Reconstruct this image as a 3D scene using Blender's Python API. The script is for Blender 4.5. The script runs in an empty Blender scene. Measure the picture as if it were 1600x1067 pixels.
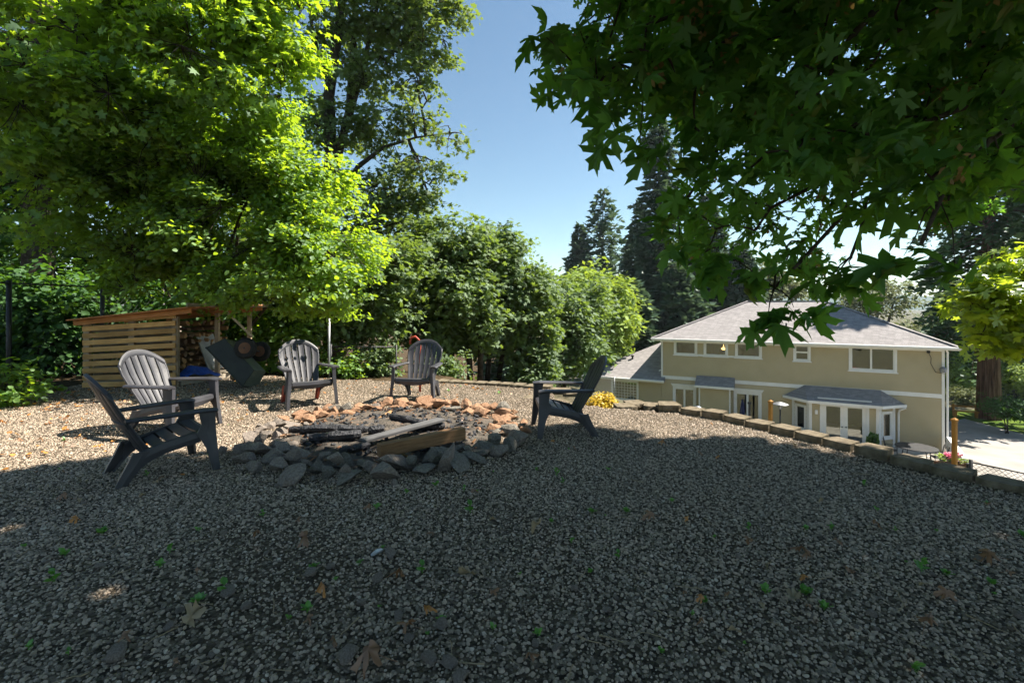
import bpy, bmesh, math, random
import numpy as np
from mathutils import Vector, Matrix, Euler, Quaternion
R = math.radians
random.seed(7)
scene = bpy.context.scene
col = scene.collection

# ---------------------------------------------------------------- camera
FPX, CX, HY, CH = 750.0, 800.0, 480.0, 1.40        # focal length in photo pixels, image centre, horizon row, eye height
cam_d = bpy.data.cameras.new('camera')
cam_d.lens = 36.0 * FPX / 1600.0
cam_d.sensor_width = 36.0
cam_d.shift_y = (HY - 533.5) / 1600.0
cam_d.clip_start = 0.05
cam_d.clip_end = 20000.0
cam = bpy.data.objects.new('camera', cam_d)
cam.location = (0, 0, CH)
cam.rotation_euler = (R(90), 0, 0)
col.objects.link(cam)
scene.camera = cam

# ---------------------------------------------------------------- sky, sun, exposure
SUN = Vector((0.565, 0.150, 0.811)).normalized()     # towards the sun
world = bpy.data.worlds.new('World')
scene.world = world
world.use_nodes = True
wn = world.node_tree.nodes
sky = wn.new('ShaderNodeTexSky')
sky.sky_type = 'NISHITA'
sky.sun_disc = False
sky.sun_elevation = math.asin(SUN.z)
sky.sun_rotation = math.atan2(SUN.x, SUN.y)
sky.altitude = 100
sky.air_density = 1.0
sky.dust_density = 0.1
sky.ozone_density = 0.9
wn['Background'].inputs['Strength'].default_value = 0.056
wt = wn.new('ShaderNodeMix'); wt.data_type = 'RGBA'; wt.blend_type = 'MULTIPLY'; wt.inputs[0].default_value = 1.0
wt.inputs[7].default_value = (0.92, 1.0, 0.93, 1)      # white balance of the whole sky
world.node_tree.links.new(sky.outputs[0], wt.inputs[6])
world.node_tree.links.new(wt.outputs[2], wn['Background'].inputs[0])
sun_d = bpy.data.lights.new('sun', 'SUN')
sun_d.energy = 4.7
sun_d.angle = R(0.55)
sun_d.color = (1.0, 0.93, 0.82)
sun = bpy.data.objects.new('sun', sun_d)
sun.rotation_euler = SUN.to_track_quat('Z', 'Y').to_euler()
sun.location = (30, 10, 50)
col.objects.link(sun)
scene.view_settings.view_transform = 'Standard'
scene.view_settings.look = 'None'
scene.view_settings.gamma = 1.0
scene.view_settings.exposure = 1.68
scene.render.engine = 'CYCLES'
scene.cycles.max_bounces = 5
scene.cycles.diffuse_bounces = 3
scene.cycles.glossy_bounces = 2
scene.cycles.volume_bounces = 0
scene.cycles.use_adaptive_sampling = True
scene.cycles.adaptive_threshold = 0.02
scene.cycles.transmission_bounces = 3
scene.cycles.transparent_max_bounces = 6
scene.cycles.sample_clamp_indirect = 6.0

# ---------------------------------------------------------------- helpers
def at(px, py, Y):
    """world point at depth Y for a position measured in the photo"""
    return Vector(((px - CX) / FPX * Y, Y, CH - (py - HY) / FPX * Y))

def gnd(px, py, z=0.0):
    Y = (CH - z) * FPX / (py - HY)
    return Vector(((px - CX) / FPX * Y, Y, z))

def tag(o, label=None, cat=None, group=None, kind=None):
    if label: o['label'] = label
    if cat: o['category'] = cat
    if group: o['group'] = group
    if kind: o['kind'] = kind
    return o

def empty(name, loc=(0, 0, 0), rz=0.0, label=None, cat=None, group=None):
    o = bpy.data.objects.new(name, None)
    o.empty_display_size = 0.2
    o.location = loc
    o.rotation_euler = (0, 0, rz)
    col.objects.link(o)
    return tag(o, label, cat, group)

def link(name, me, parent=None, loc=None, rot=None, scale=None):
    o = bpy.data.objects.new(name, me)
    col.objects.link(o)
    if parent is not None: o.parent = parent
    if loc is not None: o.location = loc
    if rot is not None: o.rotation_euler = rot
    if scale is not None: o.scale = scale
    return o

def copy_tree(o, parent=None):
    c = o.copy()
    col.objects.link(c)
    c.parent = parent
    for ch in list(o.children):
        copy_tree(ch, c)
    return c

class MB:
    def __init__(self):
        self.v = []; self.f = []
    def add(self, vs, fs):
        n = len(self.v)
        self.v += [tuple(p) for p in vs]
        self.f += [tuple(i + n for i in f) for f in fs]
        return self
    def box(self, x0, x1, y0, y1, z0, z1):
        return self.add([(x0,y0,z0),(x1,y0,z0),(x1,y1,z0),(x0,y1,z0),(x0,y0,z1),(x1,y0,z1),(x1,y1,z1),(x0,y1,z1)],
                 [(0,3,2,1),(4,5,6,7),(0,1,5,4),(1,2,6,5),(2,3,7,6),(3,0,4,7)])
    def obox(self, c, size, rot=None):
        m = rot.to_matrix() if isinstance(rot, (Euler, Quaternion)) else (rot if rot is not None else Matrix.Identity(3))
        c = Vector(c); s = Vector(size) / 2
        vs = [c + m @ Vector((sx*s.x, sy*s.y, sz*s.z)) for sz in (-1,1) for sx, sy in ((-1,-1),(1,-1),(1,1),(-1,1))]
        return self.add(vs, [(0,3,2,1),(4,5,6,7),(0,1,5,4),(1,2,6,5),(2,3,7,6),(3,0,4,7)])
    def bar(self, p0, p1, w, h, up=(0,0,1), w1=None, h1=None):
        p0 = Vector(p0); p1 = Vector(p1); d = (p1 - p0).normalized()
        s = d.cross(Vector(up)); s = s.normalized() if s.length > 1e-5 else Vector((1,0,0))
        u = s.cross(d)
        w1 = w if w1 is None else w1; h1 = h if h1 is None else h1
        vs = []
        for p, a, b in ((p0, w, h), (p1, w1, h1)):
            vs += [p - s*a/2 - u*b/2, p + s*a/2 - u*b/2, p + s*a/2 + u*b/2, p - s*a/2 + u*b/2]
        return self.add(vs, [(3,2,1,0),(4,5,6,7),(0,1,5,4),(1,2,6,5),(2,3,7,6),(3,0,4,7)])
    def tube(self, pts, rad, n=8, cap=True):
        pts = [Vector(p) for p in pts]
        if not hasattr(rad, '__len__'): rad = [rad] * len(pts)
        vs, fs = [], []
        ref = None
        for i, p in enumerate(pts):
            a = pts[max(i-1, 0)]; b = pts[min(i+1, len(pts)-1)]
            d = (b - a).normalized()
            if ref is None:
                ref = Vector((1,0,0)) if abs(d.x) < 0.8 else Vector((0,1,0))
            s = (ref - d * ref.dot(d)).normalized(); t = d.cross(s); ref = s
            for k in range(n):
                an = 2*math.pi*k/n
                vs.append(p + (s*math.cos(an) + t*math.sin(an)) * rad[i])
        for i in range(len(pts)-1):
            for k in range(n):
                fs.append((i*n+k, i*n+(k+1)%n, (i+1)*n+(k+1)%n, (i+1)*n+k))
        if cap:
            fs.append(tuple(range(n-1, -1, -1))); fs.append(tuple((len(pts)-1)*n + k for k in range(n)))
        return self.add(vs, fs)
    def lathe(self, prof, n=16, c=(0,0,0)):
        vs, fs = [], []
        for r, z in prof:
            for k in range(n):
                a = 2*math.pi*k/n
                vs.append((c[0]+r*math.cos(a), c[1]+r*math.sin(a), c[2]+z))
        for i in range(len(prof)-1):
            for k in range(n):
                fs.append((i*n+k, i*n+(k+1)%n, (i+1)*n+(k+1)%n, (i+1)*n+k))
        fs.append(tuple(range(n-1,-1,-1))); fs.append(tuple((len(prof)-1)*n+k for k in range(n)))
        return self.add(vs, fs)
    def mesh(self, name, mat=None, smooth=False, bevel=0.0):
        me = bpy.data.meshes.new(name)
        me.from_pydata(self.v, [], self.f)
        if bevel > 0:
            bm = bmesh.new(); bm.from_mesh(me)
            bmesh.ops.bevel(bm, geom=list(bm.edges), offset=bevel, segments=1, affect='EDGES', profile=0.5)
            bm.to_mesh(me); bm.free()
        me.validate()
        if mat: me.materials.append(mat)
        if smooth:
            me.polygons.foreach_set('use_smooth', [True]*len(me.polygons))
        me.update()
        return me
    def build(self, name, mat, parent=None, smooth=False, bevel=0.0, **k):
        return link(name, self.mesh(name, mat, smooth, bevel), parent, **k)

def np_mesh(name, V, F, mat, smooth=False):
    me = bpy.data.meshes.new(name)
    V = np.ascontiguousarray(V, dtype=np.float32); F = np.ascontiguousarray(F, dtype=np.int32)
    k = F.shape[1]
    me.vertices.add(len(V)); me.vertices.foreach_set('co', V.ravel())
    me.loops.add(F.size); me.loops.foreach_set('vertex_index', F.ravel())
    me.polygons.add(len(F)); me.polygons.foreach_set('loop_start', np.arange(0, F.size, k, dtype=np.int32))
    if smooth: me.polygons.foreach_set('use_smooth', np.ones(len(F), dtype=bool))
    me.materials.append(mat)
    me.update(calc_edges=True); me.validate()
    return me

# ---------------------------------------------------------------- materials
class N:
    """small node-tree builder"""
    def __init__(self, name):
        self.m = bpy.data.materials.new(name); self.m.use_nodes = True
        self.t = self.m.node_tree; self.t.nodes.clear()
        self.out = self.t.nodes.new('ShaderNodeOutputMaterial')
    def n(self, typ, **kw):
        nd = self.t.nodes.new(typ)
        for k, v in kw.items():
            if hasattr(nd, k): setattr(nd, k, v)
            else: self.set(nd, k, v)
        return nd
    def set(self, nd, k, v):
        s = nd.inputs[k] if k in nd.inputs else nd.inputs[k.replace('_', ' ')]
        if hasattr(v, 'outputs'): v = v.outputs[0]
        if isinstance(v, bpy.types.NodeSocket): self.t.links.new(v, s)
        else: s.default_value = v
    def l(self, a, b): self.t.links.new(a, b)
    def coord(self, which='Object'): return self.n('ShaderNodeTexCoord').outputs[which]
    def noise(self, scale, detail=4, vec=None, rough=0.55, which='Object'):
        nd = self.n('ShaderNodeTexNoise'); nd.inputs['Scale'].default_value = scale; nd.inputs['Detail'].default_value = detail
        nd.inputs['Roughness'].default_value = rough
        self.l(vec if vec is not None else self.coord(which), nd.inputs['Vector'])
        return nd.outputs['Fac']
    def ramp(self, fac, stops):
        nd = self.n('ShaderNodeValToRGB'); e = nd.color_ramp.elements
        while len(e) < len(stops): e.new(0.5)
        for i, (p, c) in enumerate(stops):
            e[i].position = p; e[i].color = (*c, 1) if len(c) == 3 else c
        self.l(fac, nd.inputs[0]); return nd.outputs[0]
    def mix(self, fac, a, b, mode='MIX'):
        nd = self.n('ShaderNodeMix'); nd.data_type = 'RGBA'; nd.blend_type = mode
        for i, v in ((0, fac), (6, a), (7, b)):
            if isinstance(v, bpy.types.NodeSocket): self.l(v, nd.inputs[i])
            elif i == 0: nd.inputs[0].default_value = v
            else: nd.inputs[i].default_value = (*v, 1) if len(v) == 3 else v
        return nd.outputs[2]
    def bump(self, h, strength=0.3, dist=0.02):
        nd = self.n('ShaderNodeBump'); nd.inputs['Strength'].default_value = strength; nd.inputs['Distance'].default_value = dist
        self.l(h, nd.inputs['Height']); return nd.outputs[0]
    def pbsdf(self, base, rough=0.7, bump=None, spec=0.4, metal=0.0, **kw):
        nd = self.n('ShaderNodeBsdfPrincipled')
        if isinstance(base, bpy.types.NodeSocket): self.l(base, nd.inputs['Base Color'])
        else: nd.inputs['Base Color'].default_value = (*base, 1)
        if isinstance(rough, bpy.types.NodeSocket): self.l(rough, nd.inputs['Roughness'])
        else: nd.inputs['Roughness'].default_value = rough
        nd.inputs['Specular IOR Level'].default_value = spec; nd.inputs['Metallic'].default_value = metal
        if bump is not None: self.l(bump, nd.inputs['Normal'])
        for k, v in kw.items(): self.set(nd, k, v)
        return nd.outputs[0]
    def done(self, sh):
        self.l(sh, self.out.inputs[0]); return self.m

def varied(name, c1, c2, scale=6, rough=0.75, bump=0.25, bscale=40, spec=0.3, metal=0.0, bdist=0.01, third=None):
    m = N(name)
    f = m.noise(scale, 5)
    stops = [(0.32, c1), (0.68, c2)] if third is None else [(0.28, c1), (0.5, c2), (0.72, third)]
    c = m.ramp(f, stops)
    b = m.bump(m.noise(bscale, 5), bump, bdist)
    return m.done(m.pbsdf(c, rough, b, spec, metal))

def leaf_mat(name, dark, light, tcol, tfac=0.42, gloss=0.06, rough=0.38, brown=None):
    m = N(name)
    g = m.n('ShaderNodeNewGeometry')
    rnd = g.outputs['Random Per Island']
    stops = [(0.0, dark), (0.75, light)] if brown is None else [(0.0, dark), (0.8, light), (0.93, light), (1.0, brown)]
    c = m.ramp(rnd, stops)
    big = m.noise(1.3, 2)
    c = m.mix(m.ramp(big, [(0.35, (0,0,0)), (0.65, (0.5,0.5,0.5))]), c, light)
    d = m.n('ShaderNodeBsdfDiffuse'); m.l(c, d.inputs['Color'])
    t = m.n('ShaderNodeBsdfTranslucent')
    tc = m.mix(0.35, tcol, c); m.l(tc, t.inputs['Color'])
    mx = m.n('ShaderNodeMixShader'); mx.inputs[0].default_value = tfac
    m.l(d.outputs[0], mx.inputs[1]); m.l(t.outputs[0], mx.inputs[2])
    gl = m.n('ShaderNodeBsdfGlossy'); gl.inputs['Roughness'].default_value = rough; gl.inputs['Color'].default_value = (0.9,0.95,1,1)
    m2 = m.n('ShaderNodeMixShader'); m2.inputs[0].default_value = gloss
    m.l(mx.outputs[0], m2.inputs[1]); m.l(gl.outputs[0], m2.inputs[2])
    return m.done(m2.outputs[0])

def wood_mat(name, c1, c2, axis='X', scale=7.0, rough=0.8, knots=True):
    m = N(name)
    mp = m.n('ShaderNodeMapping')
    oi = m.n('ShaderNodeObjectInfo')
    add = m.n('ShaderNodeVectorMath'); add.operation = 'ADD'
    m.l(m.coord('Object'), add.inputs[0])
    mul = m.n('ShaderNodeVectorMath'); mul.operation = 'SCALE'; mul.inputs['Scale'].default_value = 13.0
    cmb = m.n('ShaderNodeCombineXYZ')
    for i in range(3): m.l(oi.outputs['Random'], cmb.inputs[i])
    m.l(cmb.outputs[0], mul.inputs[0]); m.l(mul.outputs[0], add.inputs[1])
    m.l(add.outputs[0], mp.inputs['Vector'])
    s = {'X': (0.6, 9, 9), 'Y': (9, 0.6, 9), 'Z': (9, 9, 0.6)}[axis]
    mp.inputs['Scale'].default_value = s
    f = m.noise(scale, 6, mp.outputs[0], 0.65)
    big = m.noise(2.5, 3, add.outputs[0])
    c = m.ramp(f, [(0.3, c1), (0.7, c2)])
    dark = tuple(x*0.55 for x in c1)
    c = m.mix(m.ramp(big, [(0.45, (0,0,0)), (0.75, (0.6,0.6,0.6))]), c, dark)
    hs = m.n('ShaderNodeHueSaturation'); m.l(c, hs.inputs['Color'])
    mr = m.n('ShaderNodeMapRange'); mr.inputs['To Min'].default_value = 0.75; mr.inputs['To Max'].default_value = 1.2
    m.l(oi.outputs['Random'], mr.inputs['Value']); m.l(mr.outputs[0], hs.inputs['Value'])
    return m.done(m.pbsdf(hs.outputs[0], rough, m.bump(f, 0.35, 0.004), 0.25))

M = {}
M['leaf_hazel'] = leaf_mat('leaf_hazel', (0.024,0.095,0.010), (0.125,0.260,0.020), (0.60,0.80,0.022), 0.56, 0.05, 0.7)
M['leaf_maple'] = leaf_mat('leaf_maple', (0.024,0.105,0.016), (0.075,0.190,0.028), (0.28,0.58,0.03), 0.45, 0.03, 0.6, (0.20,0.16,0.03))
M['leaf_maple_sun'] = leaf_mat('leaf_maple_sun', (0.08,0.17,0.014), (0.20,0.30,0.02), (0.60,0.72,0.03), 0.52, 0.06, 0.4, (0.22,0.17,0.03))  # sunlit copy of the maple leaf, its brightness put into the colour
M['leaf_grove'] = leaf_mat('leaf_grove', (0.032,0.078,0.016), (0.110,0.175,0.034), (0.30,0.42,0.04), 0.42, 0.05, 0.75)
M['leaf_tall'] = leaf_mat('leaf_tall', (0.045,0.090,0.020), (0.120,0.180,0.036), (0.30,0.40,0.04), 0.45, 0.05, 0.75, (0.14,0.11,0.03))
M['leaf_bright'] = leaf_mat('leaf_bright', (0.08,0.16,0.02), (0.22,0.31,0.03), (0.46,0.58,0.05), 0.40, 0.04, 0.75)
M['leaf_olive'] = leaf_mat('leaf_olive', (0.08,0.11,0.035), (0.16,0.18,0.07), (0.25,0.28,0.09), 0.3, 0.03, 0.8)
M['leaf_ivy'] = leaf_mat('leaf_ivy', (0.014,0.055,0.010), (0.05,0.135,0.018), (0.18,0.36,0.02), 0.40, 0.03, 0.7)
M['needle'] = leaf_mat('needle', (0.040,0.080,0.045), (0.085,0.140,0.080), (0.12,0.18,0.06), 0.25, 0.03, 0.5)
M['needle_cedar'] = leaf_mat('needle_cedar', (0.030,0.075,0.026), (0.075,0.135,0.045), (0.10,0.17,0.03), 0.22, 0.03, 0.5)
M['leaf_gold'] = leaf_mat('leaf_gold', (0.45,0.26,0.02), (0.62,0.46,0.04), (0.7,0.55,0.05), 0.4, 0.03, 0.5)
M['weed'] = leaf_mat('weed', (0.05,0.17,0.02), (0.12,0.30,0.04), (0.25,0.5,0.05), 0.4, 0.05, 0.4)
M['grass'] = leaf_mat('grass', (0.05,0.13,0.015), (0.13,0.24,0.03), (0.25,0.4,0.05), 0.35, 0.03, 0.5)
M['samara'] = leaf_mat('samara', (0.17,0.11,0.035), (0.32,0.22,0.07), (0.5,0.32,0.08), 0.3, 0.03, 0.5)
M['dry_leaf'] = leaf_mat('dry_leaf', (0.15,0.065,0.028), (0.27,0.14,0.065), (0.45,0.2,0.06), 0.2, 0.06, 0.5)
M['dry_leaf_pale'] = leaf_mat('dry_leaf_pale', (0.24,0.18,0.10), (0.36,0.27,0.16), (0.45,0.3,0.1), 0.2, 0.05, 0.5)
M['dry_leaf_orange'] = leaf_mat('dry_leaf_orange', (0.40,0.13,0.03), (0.55,0.24,0.05), (0.6,0.25,0.05), 0.25, 0.05, 0.5)
M['bark'] = varied('bark', (0.030,0.024,0.018), (0.085,0.070,0.052), 9, 0.95, 0.8, 26, 0.1, 0, 0.03)
M['bark_grey'] = varied('bark_grey', (0.06,0.052,0.042), (0.15,0.13,0.11), 9, 0.95, 0.8, 26, 0.1, 0, 0.03)
def bark_furrowed():
    m = N('bark_red')
    mp = m.n('ShaderNodeMapping'); mp.inputs['Scale'].default_value = (6, 6, 0.35); m.l(m.coord('Object'), mp.inputs['Vector'])
    f = m.noise(1.6, 6, mp.outputs[0], 0.6)
    c = m.ramp(f, [(0.32, (0.05,0.028,0.02)), (0.5, (0.15,0.085,0.06)), (0.7, (0.26,0.17,0.125))])
    return m.done(m.pbsdf(c, 0.95, m.bump(f, 1.0, 0.12), 0.1))
M['bark_red'] = bark_furrowed()
M['soil'] = varied('forest_soil', (0.030,0.022,0.014), (0.085,0.060,0.036), 2.5, 1.0, 0.8, 18, 0.05, 0, 0.05, (0.05,0.07,0.02))
M['pallet'] = wood_mat('pallet_wood', (0.46,0.25,0.085), (0.66,0.41,0.16), 'X')  # wood colour raised and warmed in place of dappled sunlight
M['pallet_grey'] = wood_mat('pallet_wood_grey', (0.30,0.25,0.19), (0.46,0.40,0.32), 'X')
M['roof_board'] = wood_mat('roof_board', (0.36,0.15,0.05), (0.55,0.26,0.10), 'X')
M['post_wood'] = wood_mat('post_wood', (0.30,0.22,0.14), (0.45,0.35,0.24), 'Z')
M['firewood'] = wood_mat('firewood', (0.26,0.14,0.06), (0.50,0.31,0.15), 'X')
M['firewood_bark'] = wood_mat('firewood_bark', (0.10,0.06,0.035), (0.20,0.13,0.08), 'X')
M['beam'] = wood_mat('beam_wood', (0.20,0.105,0.05), (0.40,0.23,0.115), 'X')
M['plank_grey'] = wood_mat('plank_grey', (0.055,0.055,0.058), (0.12,0.118,0.118), 'X')
M['cedar_post'] = wood_mat('cedar_post', (0.36,0.16,0.035), (0.50,0.26,0.07), 'Z')
M['char'] = varied('charcoal', (0.006,0.006,0.008), (0.028,0.028,0.034), 14, 0.6, 1.0, 30, 0.5, 0, 0.03)
M['ash'] = varied('ash_ground', (0.03,0.026,0.022), (0.10,0.088,0.075), 6, 1.0, 0.9, 40, 0.05, 0, 0.03, (0.16,0.12,0.09))
M['stone_grey'] = varied('stone_grey', (0.10,0.092,0.078), (0.24,0.215,0.18), 7, 0.9, 0.7, 22, 0.2, 0, 0.02)
M['stone_lilac'] = varied('stone_lilac', (0.14,0.118,0.10), (0.30,0.25,0.21), 7, 0.9, 0.7, 22, 0.2, 0, 0.02)
M['stone_sunny'] = varied('stone_sunny', (0.22,0.115,0.062), (0.40,0.245,0.155), 6, 0.9, 0.7, 22, 0.2, 0, 0.02)  # rusty stone of the back half, its sunlit warmth put into the colour
M['block_top'] = varied('block_concrete', (0.20,0.185,0.155), (0.38,0.345,0.285), 9, 0.95, 0.8, 45, 0.1, 0, 0.012)
def block_mat():
    m = N('weathered_block')
    f = m.noise(11, 6); b = m.noise(3.2, 3)
    c = m.ramp(f, [(0.3, (0.085,0.068,0.044)), (0.7, (0.215,0.178,0.128))])
    moss = m.ramp(b, [(0.5, (0,0,0)), (0.75, (0.6,0.6,0.6))])
    c = m.mix(moss, c, (0.075,0.065,0.025))
    return m.done(m.pbsdf(c, 0.95, m.bump(m.noise(38, 6), 0.9, 0.015), 0.1))
M['block'] = block_mat()
def plastic():
    m = N('chair_plastic')
    f = m.noise(5, 5)
    c = m.ramp(f, [(0.3, (0.030,0.030,0.035)), (0.7, (0.058,0.057,0.066))])
    dust = m.noise(1.8, 4)
    c = m.mix(m.ramp(dust, [(0.45, (0,0,0)), (0.75, (0.25,0.25,0.25))]), c, (0.11,0.105,0.105))
    r = m.ramp(dust, [(0.3, (0.38,)*3), (0.8, (0.62,)*3)])
    return m.done(m.pbsdf(c, r, m.bump(m.noise(160, 3), 0.08, 0.003), 0.45))
M['plastic'] = plastic()
M['plastic_red'] = varied('plastic_red', (0.30,0.045,0.025), (0.42,0.07,0.035), 5, 0.5, 0.1, 90)
M['tub'] = varied('cart_tub', (0.012,0.015,0.012), (0.028,0.032,0.026), 5, 0.55, 0.12, 70, 0.4)
M['tub_in'] = varied('cart_floor', (0.05,0.065,0.05), (0.10,0.115,0.09), 5, 0.6, 0.12, 70, 0.4)
M['rubber'] = varied('rubber', (0.012,0.012,0.013), (0.03,0.028,0.026), 12, 0.8, 0.4, 60, 0.2)
M['metal'] = varied('galvanised', (0.20,0.21,0.22), (0.34,0.35,0.36), 8, 0.5, 0.1, 60, 0.5, 0.7)
M['metal_black'] = varied('black_metal', (0.012,0.012,0.013), (0.035,0.035,0.036), 8, 0.5, 0.1, 60, 0.4)
M['tarp'] = varied('blue_tarp', (0.012,0.045,0.22), (0.03,0.10,0.42), 6, 0.45, 0.6, 14, 0.4, 0, 0.05)
M['panel_white'] = varied('white_panel', (0.30,0.30,0.29), (0.42,0.42,0.40), 5, 0.6, 0.1, 40)
M['foil'] = varied('foil', (0.55,0.57,0.6), (0.85,0.86,0.88), 12, 0.3, 0.8, 22, 0.5, 0.6)
M['siding'] = varied('house_siding', (0.435,0.360,0.220), (0.470,0.392,0.245), 1.2, 0.75, 0.05, 60, 0.3)
M['trim'] = varied('white_trim', (0.72,0.70,0.66), (0.80,0.785,0.75), 2, 0.55, 0.04, 60, 0.4)
M['soffit'] = varied('soffit', (0.62,0.60,0.55), (0.70,0.68,0.63), 2, 0.7, 0.04, 60)
M['inside'] = varied('inside_wall', (0.055,0.045,0.035), (0.09,0.075,0.06), 2, 0.9, 0.05, 30)
M['curtain'] = varied('blind', (0.28,0.23,0.17), (0.40,0.34,0.26), 4, 0.8, 0.1, 30)
M['concrete'] = varied('concrete', (0.23,0.21,0.19), (0.31,0.29,0.265), 0.7, 0.9, 0.3, 30, 0.2)
M['patio'] = varied('patio_concrete', (0.40,0.36,0.30), (0.52,0.47,0.40), 0.9, 0.9, 0.3, 30, 0.2)
M['drive_gravel'] = varied('drive_gravel', (0.20,0.185,0.165), (0.34,0.315,0.28), 3, 1.0, 0.9, 22, 0.1, 0, 0.05)
M['lawn'] = varied('lawn', (0.05,0.095,0.014), (0.12,0.17,0.028), 1.3, 1.0, 0.9, 30, 0.05, 0, 0.05)
M['navy'] = varied('navy_cloth', (0.010,0.014,0.05), (0.025,0.032,0.10), 6, 0.9, 0.3, 30)
M['pot'] = varied('clay_pot', (0.30,0.05,0.04), (0.42,0.08,0.06), 6, 0.7, 0.1, 30)
M['petal_pink'] = leaf_mat('petal_pink', (0.5,0.06,0.16), (0.7,0.15,0.25), (0.8,0.2,0.3), 0.3, 0.03, 0.5)
M['car_white'] = varied('white_paint', (0.72,0.72,0.72), (0.8,0.8,0.8), 2, 0.25, 0.0, 30, 0.5)
M['hill'] = varied('wooded_hill', (0.020,0.045,0.022), (0.055,0.085,0.040), 0.05, 1.0, 0.6, 0.4, 0.05, 0, 2.0)
M['clay_brown'] = varied('planter_brown', (0.10,0.05,0.03), (0.18,0.09,0.05), 5, 0.8, 0.2, 30)

def glass_mat():
    m = N('window_glass')
    tr = m.n('ShaderNodeBsdfTransparent'); tr.inputs[0].default_value = (0.80,0.84,0.82,1)
    gl = m.n('ShaderNodeBsdfGlossy'); gl.inputs['Roughness'].default_value = 0.02; gl.inputs['Color'].default_value = (0.95,0.97,0.95,1)
    fr = m.n('ShaderNodeFresnel'); fr.inputs['IOR'].default_value = 1.6
    mr = m.n('ShaderNodeMapRange'); mr.inputs['To Min'].default_value = 0.06; mr.inputs['To Max'].default_value = 1.0
    m.l(fr.outputs[0], mr.inputs['Value'])
    mx = m.n('ShaderNodeMixShader'); m.l(mr.outputs[0], mx.inputs[0]); m.l(tr.outputs[0], mx.inputs[1]); m.l(gl.outputs[0], mx.inputs[2])
    return m.done(mx.outputs[0])
M['glass'] = glass_mat()
def lamp_mat():
    m = N('lit_lamp'); e = m.n('ShaderNodeEmission'); e.inputs[0].default_value = (1,0.55,0.2,1); e.inputs[1].default_value = 1.5
    return m.done(e.outputs[0])
M['lamp'] = lamp_mat()

def shingle_mat(name, c1, c2, mortar):
    m = N(name)
    sx = m.n('ShaderNodeSeparateXYZ'); m.l(m.coord('Object'), sx.inputs[0])
    ad = m.n('ShaderNodeMath'); ad.operation = 'ADD'; m.l(sx.outputs[0], ad.inputs[0]); m.l(sx.outputs[1], ad.inputs[1])
    zz = m.n('ShaderNodeMath'); zz.operation = 'MULTIPLY'; zz.inputs[1].default_value = 2.42; m.l(sx.outputs[2], zz.inputs[0])
    cb = m.n('ShaderNodeCombineXYZ'); m.l(ad.outputs[0], cb.inputs[0]); m.l(zz.outputs[0], cb.inputs[1])
    bt = m.n('ShaderNodeTexBrick'); m.l(cb.outputs[0], bt.inputs['Vector'])
    bt.inputs['Scale'].default_value = 1.0; bt.inputs['Brick Width'].default_value = 0.34; bt.inputs['Row Height'].default_value = 0.155
    bt.inputs['Mortar Size'].default_value = 0.014; bt.inputs['Mortar Smooth'].default_value = 0.3
    bt.inputs['Color1'].default_value = (*c1,1); bt.inputs['Color2'].default_value = (*c2,1); bt.inputs['Mortar'].default_value = (*mortar,1)
    bt.inputs['Bias'].default_value = 0.0
    f = m.noise(25, 4)
    c = m.mix(0.5, bt.outputs['Color'], m.ramp(f, [(0.3, tuple(x*0.75 for x in c1)), (0.7, tuple(min(1, x*1.15) for x in c2))]))
    return m.done(m.pbsdf(c, 0.95, m.bump(bt.outputs['Fac'], -0.6, 0.02), 0.1))
M['shingle'] = shingle_mat('roof_shingle', (0.18,0.168,0.165), (0.34,0.318,0.31), (0.09,0.084,0.084))

def gravel_bed_mat():
    m = N('gravel_bed')
    v = m.n('ShaderNodeTexVoronoi'); v.inputs['Scale'].default_value = 55; m.l(m.coord('Object'), v.inputs['Vector'])
    hs = m.n('ShaderNodeSeparateColor'); m.l(v.outputs['Color'], hs.inputs[0])
    c = m.ramp(hs.outputs[0], [(0.0, (0.030,0.025,0.018)), (0.5, (0.10,0.08,0.056)), (1.0, (0.26,0.205,0.15))])  # bed tones darkened to paint shade into the gaps between pebbles
    dirt = m.noise(1.1, 5)
    c = m.mix(m.ramp(dirt, [(0.42, (0,0,0)), (0.66, (0.75,0.75,0.75))]), c, (0.075,0.055,0.036))
    inv = m.n('ShaderNodeMath'); inv.operation = 'SUBTRACT'; inv.inputs[0].default_value = 1.0; m.l(v.outputs['Distance'], inv.inputs[1])
    return m.done(m.pbsdf(c, 0.95, m.bump(inv.outputs[0], 1.0, 0.02), 0.15))
M['gravel_bed'] = gravel_bed_mat()
def pebble_mat():
    m = N('pebble')
    oi = m.n('ShaderNodeObjectInfo')
    c = m.ramp(oi.outputs['Random'], [(0.0, (0.060,0.050,0.035)), (0.3, (0.215,0.172,0.122)), (0.65, (0.45,0.345,0.25)), (0.93, (0.56,0.43,0.32)), (1.0, (0.70,0.60,0.49))])
    f = m.noise(60, 3)
    c = m.mix(0.35, c, m.ramp(f, [(0.35, (0.09,0.074,0.052)), (0.65, (0.43,0.335,0.24))]))
    return m.done(m.pbsdf(c, 0.55, m.bump(f, 0.3, 0.004), 0.5))
M['pebble'] = pebble_mat()

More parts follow.
